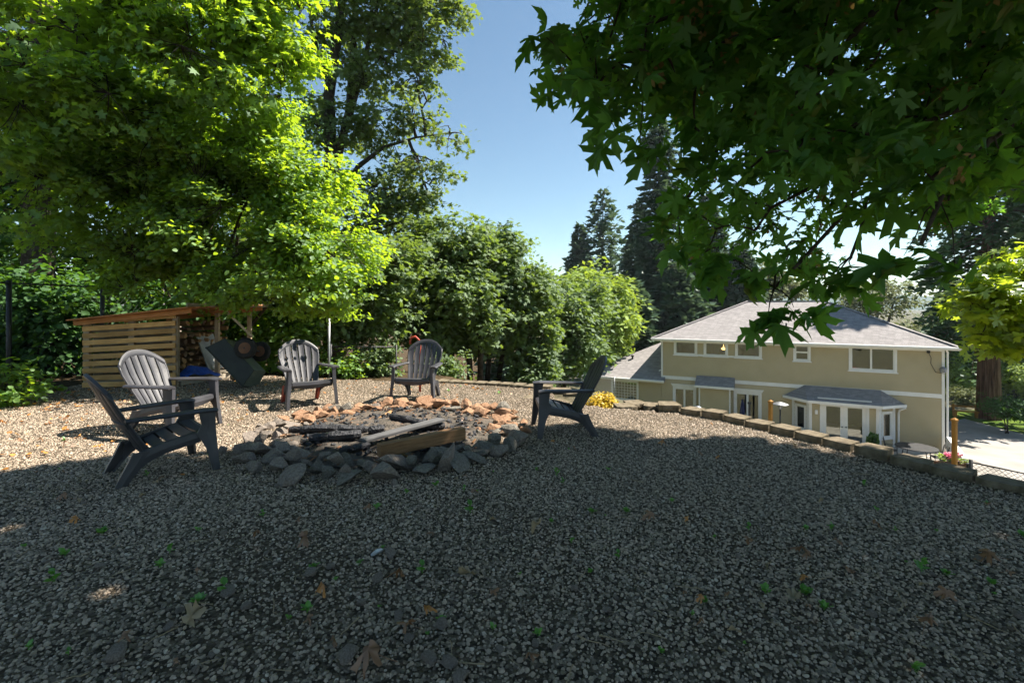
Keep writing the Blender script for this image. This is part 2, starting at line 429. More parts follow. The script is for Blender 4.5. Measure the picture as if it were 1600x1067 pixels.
# ---------------------------------------------------------------- terrain
GRAVEL = [(-9.0,-4.0), (-8.6,4.0), (-8.3,7.2), (-7.9,8.6), (-6.6,10.2), (-5.0,9.9), (-4.0,9.45), (-2.6,9.2), (-1.3,8.95), (0.66,8.25),
          (0.62,7.3), (1.0,6.75), (1.75,6.55), (2.47,6.15), (2.92,5.47), (3.27,4.77), (3.58,4.2), (3.90,3.65), (4.25,2.7), (4.5,1.0), (4.7,-4.0)]
def in_poly(x, y, poly):
    x = np.asarray(x, float); y = np.asarray(y, float); ins = np.zeros(x.shape, bool)
    n = len(poly)
    for i in range(n):
        x0, y0 = poly[i]; x1, y1 = poly[(i+1) % n]
        c = ((y0 > y) != (y1 > y)) & (x < (x1-x0)*(y-y0)/((y1-y0) + 1e-12) + x0)
        ins ^= c
    return ins
CTRL = np.array([(-9,9,-.05),(-8.6,3,-.05),(-12,0,.05),(-14,8,.1),(-8,12,-.15),(-5,11.5,-.15),(-2.5,10.5,-.22),(0,10,-.35),(1.2,9,-.5),(2,8.2,-.6),(-12,20,-.4),(-4,16,-1.0),
    (1,13,-1.0),(2,18,-2.0),(1.5,25,-2.9),(-6,28,-2.2),(-20,30,-1.0),(4.5,30,-5.0),(2,34,-5.6),(-4,42,-5.5),(-20,60,-6),(3.2,7.3,-1.0),(4.2,5.6,-1.1),(5.0,3.5,-1.1),(5.6,0,-.8),
    (6,-6,0),(6.2,10,-2.7),(8.5,8.3,-2.75),(8.5,12.3,-2.75),(9,5,-2.6),(10,-3,-1.5),(5.5,14.3,-2.7),(8,17,-4.2),(12,14,-4.6),(12,20,-6.2),(8,25,-6.2),(7.5,29,-6.25),(15,24,-6.3),(20,20,-6.3),(14,8,-4.8),
    (20,8,-6.3),(30,20,-6.3),(25,30,-6.3),(15,35,-6.3),(30,35,-6.3),(45,30,-6.3),(60,60,-6.3),(20,60,-6.3),(40,0,-6.3),(0,80,-6.3),(20,-5,-5.0),(22,25,-6.3),(26,25,-6.3),(30,25,-6.3),(22,22,-6.3),(26,20,-6.3),(24,28,-6.3),(18,17,-6.3),(35,25,-6.3),(30,30,-6.3),(0,-8,.1),(-15,-15,.6),(10,-20,.2)], float)
def terr(x, y):
    x = np.asarray(x, float); y = np.asarray(y, float)
    shp = x.shape; x = x.ravel(); y = y.ravel()
    d2 = (x[:,None]-CTRL[None,:,0])**2 + (y[:,None]-CTRL[None,:,1])**2 + 0.15
    w = d2**-2.4
    z = (w*CTRL[None,:,2]).sum(1)/w.sum(1)
    far = np.clip((np.hypot(x-10, y-20)-70)/60, 0, 1)
    z = z*(1-far) + (-6.4)*far
    z[in_poly(x, y, GRAVEL)] = -0.06
    return z.reshape(shp)
def tz(x, y): return float(terr(np.array([x]), np.array([y]))[0])

def axis_coords(lo, hi, step, reach):
    a = list(np.arange(lo, hi+1e-6, step)); s = step
    p = hi; q = lo; r, l = [], []
    while p < reach: s *= 1.35; p += s; r.append(p)
    s = step
    while q > -reach: s *= 1.35; q -= s; l.append(q)
    return np.array(l[::-1] + a + r)
xs = axis_coords(-16, 40, 0.5, 2600); ys = axis_coords(-8, 50, 0.5, 2600)
XX, YY = np.meshgrid(xs, ys)
ZZ = terr(XX, YY)
nx, ny = len(xs), len(ys)
V = np.stack([XX.ravel(), YY.ravel(), ZZ.ravel()], 1)
ii = (np.arange(ny-1)[:,None]*nx + np.arange(nx-1)[None,:]).ravel()
F = np.stack([ii, ii+1, ii+nx+1, ii+nx], 1)
def terrain_mat():
    m = N('hillside')
    f = m.noise(0.25, 5); g = m.noise(6, 5)
    soil = m.ramp(g, [(0.3, (0.030,0.022,0.014)), (0.7, (0.10,0.07,0.04))])
    grass = m.ramp(g, [(0.3, (0.055,0.050,0.030)), (0.5, (0.11,0.10,0.07)), (0.7, (0.09,0.10,0.03))])
    sx = m.n('ShaderNodeSeparateXYZ'); m.l(m.coord('Object'), sx.inputs[0])
    # forest floor to the left, rough grass to the right
    mr = m.n('ShaderNodeMapRange'); mr.inputs['From Min'].default_value = -1.0; mr.inputs['From Max'].default_value = 2.0; m.l(sx.outputs[0], mr.inputs['Value'])
    c = m.mix(mr.outputs[0], soil, grass)
    return m.done(m.pbsdf(c, 1.0, m.bump(m.noise(20, 6), 0.8, 0.05), 0.05))
hill_o = link('ground', np_mesh('ground', V, F, terrain_mat(), True)); tag(hill_o, kind='structure')

# gravel bed: fine grid clipped to the yard outline
gx = np.arange(-9, 5, 0.14); gy = np.arange(-4, 10.4, 0.14)
GX, GY = np.meshgrid(gx, gy)
def gz(x, y):
    return 0.010*np.sin(1.7*x+0.4*y)*np.cos(1.3*y-0.6*x) + 0.006*np.sin(5.1*x+2.2*y)*np.sin(4.3*y-1.9*x)
GV = np.stack([GX.ravel(), GY.ravel(), gz(GX, GY).ravel()], 1)
gi = (np.arange(len(gy)-1)[:,None]*len(gx) + np.arange(len(gx)-1)[None,:]).ravel()
cc = (GV[gi] + GV[gi+len(gx)+1])/2
keep = in_poly(cc[:,0], cc[:,1], GRAVEL)
GF = np.stack([gi, gi+1, gi+len(gx)+1, gi+len(gx)], 1)
gb = link('gravel_yard', np_mesh('gravel_yard', GV, GF[keep], M['gravel_bed'], True)); tag(gb, kind='structure')

# loose gravel: pebbles spread over the visible part of the yard
peb = bpy.data.collections.new('pebble_shapes')
for k in range(5):
    bm = bmesh.new(); bmesh.ops.create_icosphere(bm, subdivisions=1 if k > 1 else 2, radius=1.0)
    rr = random.Random(k)
    sc = (1.0, rr.uniform(0.62, 0.9), rr.uniform(0.50, 0.78))
    pl = [(Vector((rr.gauss(0,1), rr.gauss(0,1), rr.gauss(0,1))).normalized(), rr.uniform(0.6, 0.85)) for _ in range(6)]
    for v in bm.verts:
        for n_, d_ in pl:
            e = v.co.dot(n_) - d_
            if e > 0: v.co -= n_*e
        v.co = Vector((v.co.x*sc[0], v.co.y*sc[1], v.co.z*sc[2]))
    me = bpy.data.meshes.new('pebble'); bm.to_mesh(me); bm.free(); me.materials.append(M['pebble'])
    o = bpy.data.objects.new('pebble', me); peb.objects.link(o)
cy = cc[:,1]; vis = keep & (cy > 1.45) & (np.abs(cc[:,0]) < 1.13*cy + 0.35)
pv = link('loose_gravel', np_mesh('loose_gravel', GV, GF[vis], M['pebble'])); tag(pv, 'grey brown crushed gravel covering the yard', kind='stuff')
dens = np.clip(4400 - (GV[:,1]-2.5)*560, 1300, 4400)
patch = 0.5 + 0.5*np.sin(0.9*GV[:,0]+0.7*GV[:,1]+1.0)*np.cos(1.1*GV[:,1]-0.5*GV[:,0])
patch2 = 0.5 + 0.5*np.sin(2.3*GV[:,0]-1.7*GV[:,1])*np.sin(2.9*GV[:,1]+1.1*GV[:,0]+2)
dens = dens*(0.42 + 0.58*np.clip(patch*1.1 + patch2*0.6, 0, 1))
at_d = pv.data.attributes.new('dens', 'FLOAT', 'POINT'); at_d.data.foreach_set('value', dens.astype(np.float32))
ng = bpy.data.node_groups.new('scatter_gravel', 'GeometryNodeTree')
ng.interface.new_socket('Geometry', in_out='INPUT', socket_type='NodeSocketGeometry')
ng.interface.new_socket('Geometry', in_out='OUTPUT', socket_type='NodeSocketGeometry')
gin = ng.nodes.new('NodeGroupInput'); gout = ng.nodes.new('NodeGroupOutput')
dp = ng.nodes.new('GeometryNodeDistributePointsOnFaces')
na = ng.nodes.new('GeometryNodeInputNamedAttribute'); na.data_type = 'FLOAT'; na.inputs['Name'].default_value = 'dens'
ci = ng.nodes.new('GeometryNodeCollectionInfo'); ci.inputs['Collection'].default_value = peb
ci.inputs['Separate Children'].default_value = True; ci.inputs['Reset Children'].default_value = True
ip = ng.nodes.new('GeometryNodeInstanceOnPoints'); ip.inputs['Pick Instance'].default_value = True
rv = ng.nodes.new('FunctionNodeRandomValue'); rv.data_type = 'FLOAT_VECTOR'
rv.inputs[0].default_value = (-0.9, -0.9, 0); rv.inputs[1].default_value = (0.9, 0.9, 6.28)
ri = ng.nodes.new('FunctionNodeRandomValue'); ri.data_type = 'INT'; ri.inputs[4].default_value = 0; ri.inputs[5].default_value = 4
rs = ng.nodes.new('FunctionNodeRandomValue'); rs.data_type = 'FLOAT'; rs.inputs[2].default_value = 0.0; rs.inputs[3].default_value = 1.0
pw = ng.nodes.new('ShaderNodeMath'); pw.operation = 'POWER'; pw.inputs[1].default_value = 2.2
ms = ng.nodes.new('ShaderNodeMapRange'); ms.inputs['To Min'].default_value = 0.0062; ms.inputs['To Max'].default_value = 0.0145
L = ng.links.new
L(gin.outputs[0], dp.inputs['Mesh']); L(na.outputs[0], dp.inputs['Density']); L(dp.outputs['Points'], ip.inputs['Points'])
L(ci.outputs[0], ip.inputs['Instance']); L(rv.outputs[0], ip.inputs['Rotation']); L(ri.outputs[2], ip.inputs['Instance Index'])
L(rs.outputs[1], pw.inputs[0]); L(pw.outputs[0], ms.inputs['Value']); L(ms.outputs[0], ip.inputs['Scale'])
L(ip.outputs[0], gout.inputs[0])
mod = pv.modifiers.new('scatter', 'NODES'); mod.node_group = ng

# ---------------------------------------------------------------- foliage toolkit
def leaf_template(kind):
    if kind == 'rhomb':
        v = [(0,0,0), (0.30,0.45,0.05), (0,1,0), (-0.30,0.45,0.05)]; f = [(0,1,2), (0,2,3)]
    elif kind == 'oval':
        v = [(0,0,0), (0.34,0.28,0.06), (0.33,0.66,0.05), (0,1,-0.08), (-0.33,0.66,0.05), (-0.34,0.28,0.06)]
        f = [(0,1,2), (0,2,3), (0,3,4), (0,4,5)]
    elif kind == 'lobed':
        v = [(0,0,0), (0.48,0.10,-.04), (0.22,0.36,0), (0.52,0.66,-.08), (0.16,0.66,0), (0,1,-.10), (-0.16,0.66,0), (-0.52,0.66,-.08), (-0.22,0.36,0), (-0.48,0.10,-.04)]
        f = [(0,1,2), (0,2,8), (0,8,9), (2,3,4), (2,4,6), (2,6,8), (4,5,6), (6,7,8)]
    elif kind in ('maple', 'curled', 'maple_fold', 'maple_droop'):
        half = [(0.20,-0.10), (0.44,-0.04), (0.31,0.12), (0.19,0.17), (0.40,0.29), (0.66,0.43), (0.52,0.49), (0.43,0.57), (0.145,0.41), (0.19,0.58), (0.27,0.77), (0.115,0.80)]
        out = [(0,0)] + half + [(0,1.02)] + [(-x, y) for x, y in half[::-1]]
        k = 0.30 if kind == 'maple' else 0.95
        v = [(0, 0.25, 0.0)] + [(x, y, -k*(x*x*0.9 + (y-0.25)**2*0.55) + 0.05*abs(x)) for x, y in out]
        if kind == 'curled':
            v = [(x*0.75, y, z + 0.25*abs(x) + 0.5*max(0, y-0.4)**2 + 0.15*math.sin(9*x+5*y)*abs(x)) for x, y, z in v]
        if kind == 'maple_fold': v = [(x*0.86, y, z + 0.42*abs(x)) for x, y, z in v]
        if kind == 'maple_droop': v = [(x*(1-.12*y), y - .10*y*y, z - .34*max(0, y-.2)**2 - .22*x*x + .06*math.sin(7*x)) for x, y, z in v]
        n = len(out); f = [(0, 1+i, 1+(i+1) % n) for i in range(n)]
    return np.array(v, float), np.array(f, int)
TPL = {k: leaf_template(k) for k in ('rhomb', 'oval', 'lobed', 'maple', 'curled', 'maple_fold', 'maple_droop')}

def norm(a): return a/np.maximum(np.linalg.norm(a, axis=1, keepdims=True), 1e-9)

def leaves(pos, nrm, dirs, size, tpl):
    tv, tf = TPL[tpl]
    n = norm(nrm); d = dirs - n*(dirs*n).sum(1, keepdims=True); d = norm(d); s = np.cross(d, n)
    sz = np.asarray(size).reshape(-1, 1, 1)
    Vv = pos[:,None,:] + sz*(tv[None,:,0:1]*s[:,None,:] + tv[None,:,1:2]*d[:,None,:] + tv[None,:,2:3]*n[:,None,:])
    Ff = tf[None,:,:] + (np.arange(len(pos))*len(tv))[:,None,None]
    return Vv.reshape(-1, 3), Ff.reshape(-1, 3)

def spray(rng, cen, out, per, radius, lsize, tpl, droop=0.3, flat=0.5, upbias=0.8, var=0.35):
    n = len(cen)*per
    c = np.repeat(cen, per, 0); o = np.repeat(out, per, 0)
    r = rng.normal(size=(n, 3)); r = norm(r)*(rng.random((n, 1))**0.5)
    r[:,2] *= flat
    rad = np.repeat(rng.uniform(0.65, 1.3, len(cen))*radius, per)[:,None]
    pos = c + r*rad + o*(rng.random((n, 1))-0.4)*rad*0.5
    pos[:,2] -= (r[:,0]**2 + r[:,1]**2)*rad[:,0]*droop
    nr = np.array([0, 0, upbias]) + rng.normal(size=(n, 3))*0.42 + o*0.35
    d = r*1.2 + o*0.5 + rng.normal(size=(n, 3))*0.5; d[:,2] -= droop*1.2
    return leaves(pos, nr, d, lsize*rng.uniform(1-var, 1+var, n), tpl)

def ell(px, py, Y, rx, ry, rd):
    c = at(px, py, Y); return (c.x, c.y, c.z, rx*Y/FPX, rd, ry*Y/FPX)

def sample_ells(rng, ells, n, shell=2.0):
    E = np.array(ells, float); w = (E[:,3]*E[:,4]*E[:,5])**0.8; w /= w.sum()
    k = rng.choice(len(E), n, p=w)
    u = norm(rng.normal(size=(n, 3))); r = rng.random((n, 1))**(1/shell/1.2)
    return E[k,:3] + u*r*E[k,3:6], u, k

def limb_path(rng, a, b, n=5, wob=0.06, sag=0.0):
    a = np.array(a, float); b = np.array(b, float); L_ = np.linalg.norm(b-a)
    t = np.linspace(0, 1, n)[:,None]
    p = a + (b-a)*t + rng.normal(size=(n, 3))*wob*L_*np.sin(np.pi*t)
    p[:,2] += np.sin(np.pi*t[:,0])*L_*(0.06-sag)
    return p

def make_tree(name, label, cat, group, seed, base, stems, ells, clusters, per, radius, lsize, tpl, lmat, bmat,
              droop=0.3, shell=2.0, flat=0.5, twig=True, accept=None, upbias=0.8, extra=None, tw=0.008, limb_r=0.35, void=0.30):
    """stems: list of (points, radii). crown: clusters of leaves in a union of ellipsoids, each on a twig that starts from the limbs"""
    rng = np.random.default_rng(seed)
    base = Vector(base)
    root = empty(name, base, 0, label, cat, group)
    mb = MB(); nodes = []; b = np.array(base)
    for pts, rad in stems:
        pts = np.array([tuple(p) for p in pts], float)
        nS = 10 if rad[0] > 0.12 else 7
        mb.tube(pts - b, rad, nS)
        for i in range(len(pts)-1):
            for t in np.linspace(0.3, 1, 4): nodes.append(pts[i]*(1-t) + pts[i+1]*t)
    P, U, K = sample_ells(rng, ells, clusters, shell)
    P = P + rng.normal(size=P.shape)*np.clip(rng.normal(size=(len(P),1))*0.16, -0.3, 0.3)*np.array(ells)[K][:,3:6]
    if void > 0:
        ext = np.median(np.array(ells)[:,3]); nz_ = np.zeros(len(P))
        for q in range(5):
            kv = norm(rng.normal(size=(1,3)))[0]*2*math.pi/(ext*rng.uniform(.5,1.2)); nz_ += np.sin(P @ kv + rng.uniform(0,6.28))
        kp = nz_ > np.quantile(nz_, void); P, U, K = P[kp], U[kp], K[kp]
    if accept is not None:
        k = accept(P); P, U, K = P[k], U[k], K[k]
    # limbs from the stems to the heart of every lobe
    stem_nodes = np.array(nodes)
    for e in ells:
        c = np.array(e[:3]); d = np.linalg.norm(stem_nodes - c, axis=1) + 0.6*np.maximum(0, stem_nodes[:,2]-c[2])
        a = stem_nodes[d.argmin()]
        p = limb_path(rng, a, c, 6, 0.05)
        r0 = max(0.015, stems[0][1][-1]*limb_r*2 if len(stems[0][1]) else 0.05)
        mb.tube(p - b, list(np.linspace(r0, max(0.008, r0*0.3), 6)), 6)
        nodes += list(p[2:])
        for _ in range(3):
            q = c + norm(rng.normal(size=(1, 3)))[0]*np.array(e[3:6])*0.7
            p2 = limb_path(rng, p[rng.integers(2, 5)], q, 5, 0.06)
            mb.tube(p2 - b, list(np.linspace(r0*0.5, max(0.006, r0*0.15), 5)), 5); nodes += list(p2[1:])
    nodes = np.array(nodes)
    if twig:
        for p in P:
            d = np.linalg.norm(nodes - p, axis=1); a = nodes[d.argmin()]
            if d.min() > 0.05: mb.tube(limb_path(rng, a, p, 3, 0.05) - b, [tw*1.6, tw, tw*0.4], 3, cap=False)
    mb.build('trunk', bmat, root, smooth=True)
    Vv, Ff = spray(rng, P, U, per, radius, lsize, tpl, droop, flat, upbias)
    cr = link('crown', np_mesh('crown', Vv - b, Ff, lmat), root); tag(cr, kind='stuff')
    if extra: extra(root, P, rng, b)
    return root

def make_conifer(name, label, seed, base, height, rad, trunk_r, nb, spr, ssize, lmat=None, bare=0.08, droop=0.35, group='conifers behind the house', bmat=None, width_fn=None, lean=0.0):
    rng = np.random.default_rng(seed); root = empty(name, base, 0, label, 'tree', group)
    mb = MB(); H = height
    mb.tube([(0,0,-0.3), (0,0,H*0.3), (lean*0.5,0,H*0.7), (lean,0,H)], [trunk_r*1.25, trunk_r*0.85, trunk_r*0.45, 0.02], 10)
    VV, FF, off = [], [], 0
    for i in range(nb):
        t = (i + rng.random())/nb
        z = H*(bare + (1-bare)*t); az = i*2.399 + rng.normal()*0.4
        w = (1-t)**0.8 if width_fn is None else width_fn(t)
        Lb = rad*w*rng.uniform(0.65, 1.12) + 0.15
        dr = droop*rng.uniform(0.6, 1.3)
        u = np.array([math.cos(az), math.sin(az), 0.0])
        s = np.linspace(0, 1, 5)
        x0 = lean*max(0, t-0.3)
        path = np.stack([x0 + u[0]*Lb*s, u[1]*Lb*s, z + Lb*(0.12*s - dr*s*s)], 1)
        mb.tube(path, list(np.linspace(max(0.02, trunk_r*0.16*(1-t)+0.012), 0.006, 5)), 4, cap=False)
        n = max(6, int(spr*Lb/rad)); tt = rng.random(n)**0.7
        pos = np.stack([x0 + u[0]*Lb*tt, u[1]*Lb*tt, z + Lb*(0.12*tt - dr*tt*tt)], 1)
        side = np.array([-u[1], u[0], 0])
        sd = rng.choice([-1, 1], n)[:,None]*rng.uniform(0.3, 1.0, n)[:,None]
        pos = pos + rng.normal(size=(n, 3))*np.array([1, 1, 0.5])*0.05*Lb
        d = u + side*sd; d[:,2] -= rng.uniform(0.1, 0.9, n)*dr*2.2
        nr = np.array([0, 0, 1.0]) + rng.normal(size=(n, 3))*0.45
        v, f = leaves(pos, nr, d, ssize*rng.uniform(0.6, 1.4, n), 'rhomb')
        VV.append(v); FF.append(f + off); off += len(v)
    mb.build('trunk', bmat or M['bark'], root, smooth=True)
    cr = link('crown', np_mesh('crown', np.concatenate(VV), np.concatenate(FF), lmat or M['needle']), root); tag(cr, kind='stuff')
    return root

def G(px, Y):
    x = (px-CX)/FPX*Y; return Vector((x, Y, tz(x, Y)))

# ================================================================ the house
HL = Vector((10.1, 32.5, 0.0)); HA = math.atan2(-0.493, 0.870)
HU = Vector((math.cos(HA), math.sin(HA), 0)); HN = Vector((-math.sin(HA), math.cos(HA), 0))
HW, HD, ZB, ZE, ZM = 14.6, 10.0, -6.30, -0.78, -3.30
house = empty('house', (HL.x, HL.y, 0), HA, 'two storey olive house with white trim and grey hip roof below the yard', 'house')
def hx(px, off=0.0):
    """distance along the front wall (set off metres in front of it) for a photo column"""
    k = (px - CX)/FPX; o = HL - HN*off
    return (o.y*k - o.x)/(HU.x - HU.y*k)
def hz(px, py, off=0.0):
    t = hx(px, off); Y = (HL - HN*off + HU*t).y
    return CH - (py - HY)/FPX*Y

def siding(name, x0, x1, z0, z1, holes, parent, loc=(0,0,0), rz=0.0, exp=0.19):
    mb = MB(); z = z0
    while z < z1 - 0.02:
        zt = min(z + exp, z1); zm = (z + zt)/2
        cuts = sorted([(max(a, x0), min(b, x1)) for a, b, c, d in holes if c < zm < d and b > x0 and a < x1])
        x = x0; segs = []
        for a, b in cuts:
            if a > x: segs.append((x, a))
            x = max(x, b)
        if x < x1: segs.append((x, x1))
        for a, b in segs:
            mb.add([(a,-0.034,z), (b,-0.034,z), (b,-0.004,zt), (a,-0.004,zt), (a,0.03,z), (b,0.03,z), (b,0.03,zt), (a,0.03,zt)],
                   [(0,1,2,3), (1,0,4,5), (6,7,3,2), (7,6,5,4), (0,3,7,4), (2,1,5,6)])
        z = zt
    return tag(mb.build(name, M['siding'], parent, loc=loc, rot=(0,0,rz)), kind='stuff')

def window(parent, x0, x1, z0, z1, loc=(0,0,0), rz=0.0, vsplit=(), hsplit=(), trim=0.10, name='window', head=False, frame=0.05, blind=None, grid=None):
    """casing around an opening, with sashes, panes and a sill as sub-parts"""
    w = MB(); t = trim
    w.box(x0, x0+t, -0.05, 0.02, z0, z1); w.box(x1-t, x1, -0.05, 0.02, z0, z1)
    w.box(x0+t, x1-t, -0.048, 0.02, z1-t, z1)
    if name == 'window': w.box(x0+t, x1-t, -0.048, 0.02, z0, z0+t)
    ob = w.build(name, M['trim'], parent, loc=loc, rot=(0,0,rz))
    s = MB()
    if name == 'window': s.box(x0-0.05, x1+0.05, -0.09, -0.052, z0-0.03, z0+0.03); s.build('sill', M['trim'], ob)
    if head:
        h = MB(); h.box(x0-0.06, x1+0.06, -0.075, 0.01, z1+0.004, z1+0.10); h.box(x0-0.11, x1+0.11, -0.11, 0.01, z1+0.104, z1+0.16)
        h.build('head_trim', M['trim'], ob)
    a0, a1, b0, b1 = x0+t+0.004, x1-t-0.004, z0+(t if name == 'window' else 0)+0.004, z1-t-0.004
    xs_ = [a0] + [a0+(a1-a0)*f for f in vsplit] + [a1]; zs_ = [b0] + [b0+(b1-b0)*f for f in hsplit] + [b1]
    for i in range(len(xs_)-1):
        for j in range(len(zs_)-1):
            c0, c1, d0, d1 = xs_[i], xs_[i+1], zs_[j], zs_[j+1]; f = frame
            sa = MB(); sa.box(c0, c0+f, -0.02, 0.015, d0, d1); sa.box(c1-f, c1, -0.02, 0.015, d0, d1)
            sa.box(c0+f, c1-f, -0.019, 0.014, d0, d0+f); sa.box(c0+f, c1-f, -0.019, 0.014, d1-f, d1)
            sa.build('sash', M['trim'], ob)
            p = MB(); p.box(c0+f, c1-f, -0.006, 0.0, d0+f, d1-f); p.build('pane', M['glass'], ob)
            if grid:
                g = MB()
                for k in range(1, grid[0]): xx = c0+f+(c1-c0-2*f)*k/grid[0]; g.box(xx-0.012, xx+0.012, -0.016, -0.008, d0+f, d1-f)
                for k in range(1, grid[1]): zz = d0+f+(d1-d0-2*f)*k/grid[1]; g.box(c0+f, c1-f, -0.017, -0.0085, zz-0.012, zz+0.012)
                g.build('muntin', M['trim'], ob)
    if blind:
        bl = MB(); bl.box(a0, a1, 0.10, 0.115, b0+(b1-b0)*blind[0], b0+(b1-b0)*blind[1]); bl.build('blind', M['curtain'], ob)
    return ob

def wrect(xa, xb, ya, yb, off=0.0):
    xm = (xa+xb)/2; return hx(xa, off), hx(xb, off), hz(xm, yb, off), hz(xm, ya, off)

up = [wrect(1053,1089.5,529,555), wrect(1099.5,1137.5,531,557.5), wrect(1148.5,1190.5,532.5,560.5)]
zt = sum(u[3] for u in up)/3; zb = sum(u[2] for u in up)/3
up = [(a, b, zb, zt) for a, b, _, _ in up]
small = wrect(1239.4,1266.6,535.7,565); wide = wrect(1326,1401.5,540,581)
d1 = wrect(1051.5,1088,604,660); d2 = wrect(1146.5,1190,613,665)
d1 = (d1[0], d1[1], ZB+0.12, d1[3]); d2 = (d2[0], d2[1], ZB+0.12, d1[3])
wingw = wrect(955,997.8,593.8,625.5)
BO = 0.95                                                  # bay projection
bxa, bxb = hx(1266, BO), hx(1371.5, BO)
bay = (bxa-0.9, bxb+0.9)
cu0, cu1 = hx(1092, 0.6), hx(1141, 0.6)                    # bump-out beside the sliding door
holes_up = [(a+.05, b-.05, c+.05, d-.05) for a, b, c, d in up + [small, wide]]
holes_lo = [(a+.05, b-.05, c-.2, d-.05) for a, b, c, d in (d1, d2)] + [(bay[0]+0.02, bay[1]-0.02, ZB-1, -3.75)]
zs0, zs1 = ZM+0.11, ZM-0.11
siding('siding', 0.10, HW-0.10, zs0, ZE-0.16, holes_up, house)
siding('siding', 0.02, HW-0.10, ZB, zs1, holes_lo, house)
b = MB(); b.box(0.0, HW, -0.045, 0.02, zs1, zs0); b.build('belt_board', M['trim'], house)
b = MB(); b.box(0.0, HW, -0.045, 0.02, ZE-0.16, ZE); b.build('frieze_board', M['trim'], house)
for xa in (0.0, HW-0.12):
    for za, zb_ in ((zs0, ZE-0.16), (ZB, zs1)):
        if xa == 0.0 and za == ZB: continue
        b = MB(); b.box(xa, xa+0.12, -0.047, 0.02, za+0.002, zb_-0.002); b.build('corner_board', M['trim'], house)
# other walls, floors
b = MB(); b.box(0.0, 0.2, 0.032, HD, ZB, ZE); b.build('side_wall', M['siding'], house)
b = MB(); b.box(HW-0.2, HW, 0.032, HD, ZB, ZE); b.build('side_wall', M['siding'], house)
b = MB(); b.box(0.2, HW-0.2, HD-0.2, HD, ZB, ZE); b.build('rear_wall', M['siding'], house)
b = MB(); b.box(0.2, HW-0.2, 0.032, HD-0.2, ZM-0.2, ZM+0.05); b.build('upper_floor', M['inside'], house)
b = MB(); b.box(0.2, HW-0.2, 0.032, HD-0.2, ZE-0.12, ZE-0.04); b.build('ceiling', M['inside'], house)
b = MB(); b.box(-6.2, HW+0.6, -1.4, HD, ZB-0.4, ZB+0.06); b.build('foundation', M['patio'], house)
for xx in (3.0, 6.6, 8.6): 
    b = MB(); b.box(xx, xx+0.12, 0.04, 4.5, ZM+0.06, ZE-0.13); b.build('partition', M['inside'], house)
b = MB(); b.box(0.2, HW-0.2, 4.5, 4.62, ZB+0.1, ZE-0.13); b.build('partition', M['inside'], house)
# roof
OV = 0.5; TH = 0.10
def hip_roof(name, x0, x1, y0, y1, z, pitch, parent, mat, flatten_right=None):
    h = (y1-y0)/2; zr = z + h*pitch
    vs = [(x0,y0,z), (x1,y0,z), (x1,y1,z), (x0,y1,z), (x0+h,y0+h,zr), (x1-h,y0+h,zr)]
    vs += [(x,y,zz-TH) for x,y,zz in vs[:4]]
    fs = [(0,1,5,4), (1,2,5), (2,3,4,5), (3,0,4), (0,6,7,1), (1,7,8,2), (2,8,9,3), (3,9,6,0), (6,9,8,7)]
    return MB().add(vs, fs).build(name, mat, parent)
roof = hip_roof('roof', -OV, HW+OV, -OV, HD+OV, ZE+0.10, 0.455, house, M['shingle'])
b = MB(); b.box(-OV-0.02, HW+OV+0.02, -OV-0.025, -OV-0.003, ZE-0.06, ZE+0.12); b.build('fascia', M['trim'], house)
b = MB(); b.box(-OV-0.025, -OV-0.003, -OV, HD+OV, ZE-0.06, ZE+0.12); b.build('fascia', M['trim'], house)
b = MB(); b.box(HW+OV+0.003, HW+OV+0.025, -OV, HD+OV, ZE-0.06, ZE+0.12); b.build('fascia', M['trim'], house)
b = MB(); b.box(-OV, HW+OV, -OV, -0.05, ZE-0.03, ZE-0.005); b.build('soffit', M['soffit'], house)
b = MB(); b.box(-OV-0.05, HW+OV+0.05, -OV-0.14, -OV-0.03, ZE+0.00, ZE+0.11); b.build('gutter', M['trim'], house, bevel=0.02)
for (xa, sgn) in ((-OV, 1), (HW+OV, -1)):
    h = (HD+2*OV)/2
    MB().bar((xa, -OV, ZE+0.125), (xa+sgn*h, -OV+h, ZE+0.125+h*0.455), 0.22, 0.03).build('hip_cap', M['shingle'], roof)
b = MB(); h = (HD+2*OV)/2; b.bar((-OV+h, -OV+h, ZE+0.13+h*0.455), (HW+OV-h, -OV+h, ZE+0.13+h*0.455), 0.24, 0.03); b.build('ridge_cap', M['shingle'], roof)
vx = hx(1228.5, 0) ; vy = 1.0; vz = ZE+0.10+(vy+OV)*0.455
b = MB(); b.lathe([(0.05,-0.1), (0.05,0.42), (0.03,0.43)], 10, (vx, vy, vz)); b.build('vent_pipe', M['metal_black'], roof)
b = MB(); b.obox((vx, vy, vz+0.02), (0.5,0.45,0.02), Euler((math.atan(0.455),0,0))); b.build('vent_flashing', M['metal'], roof)
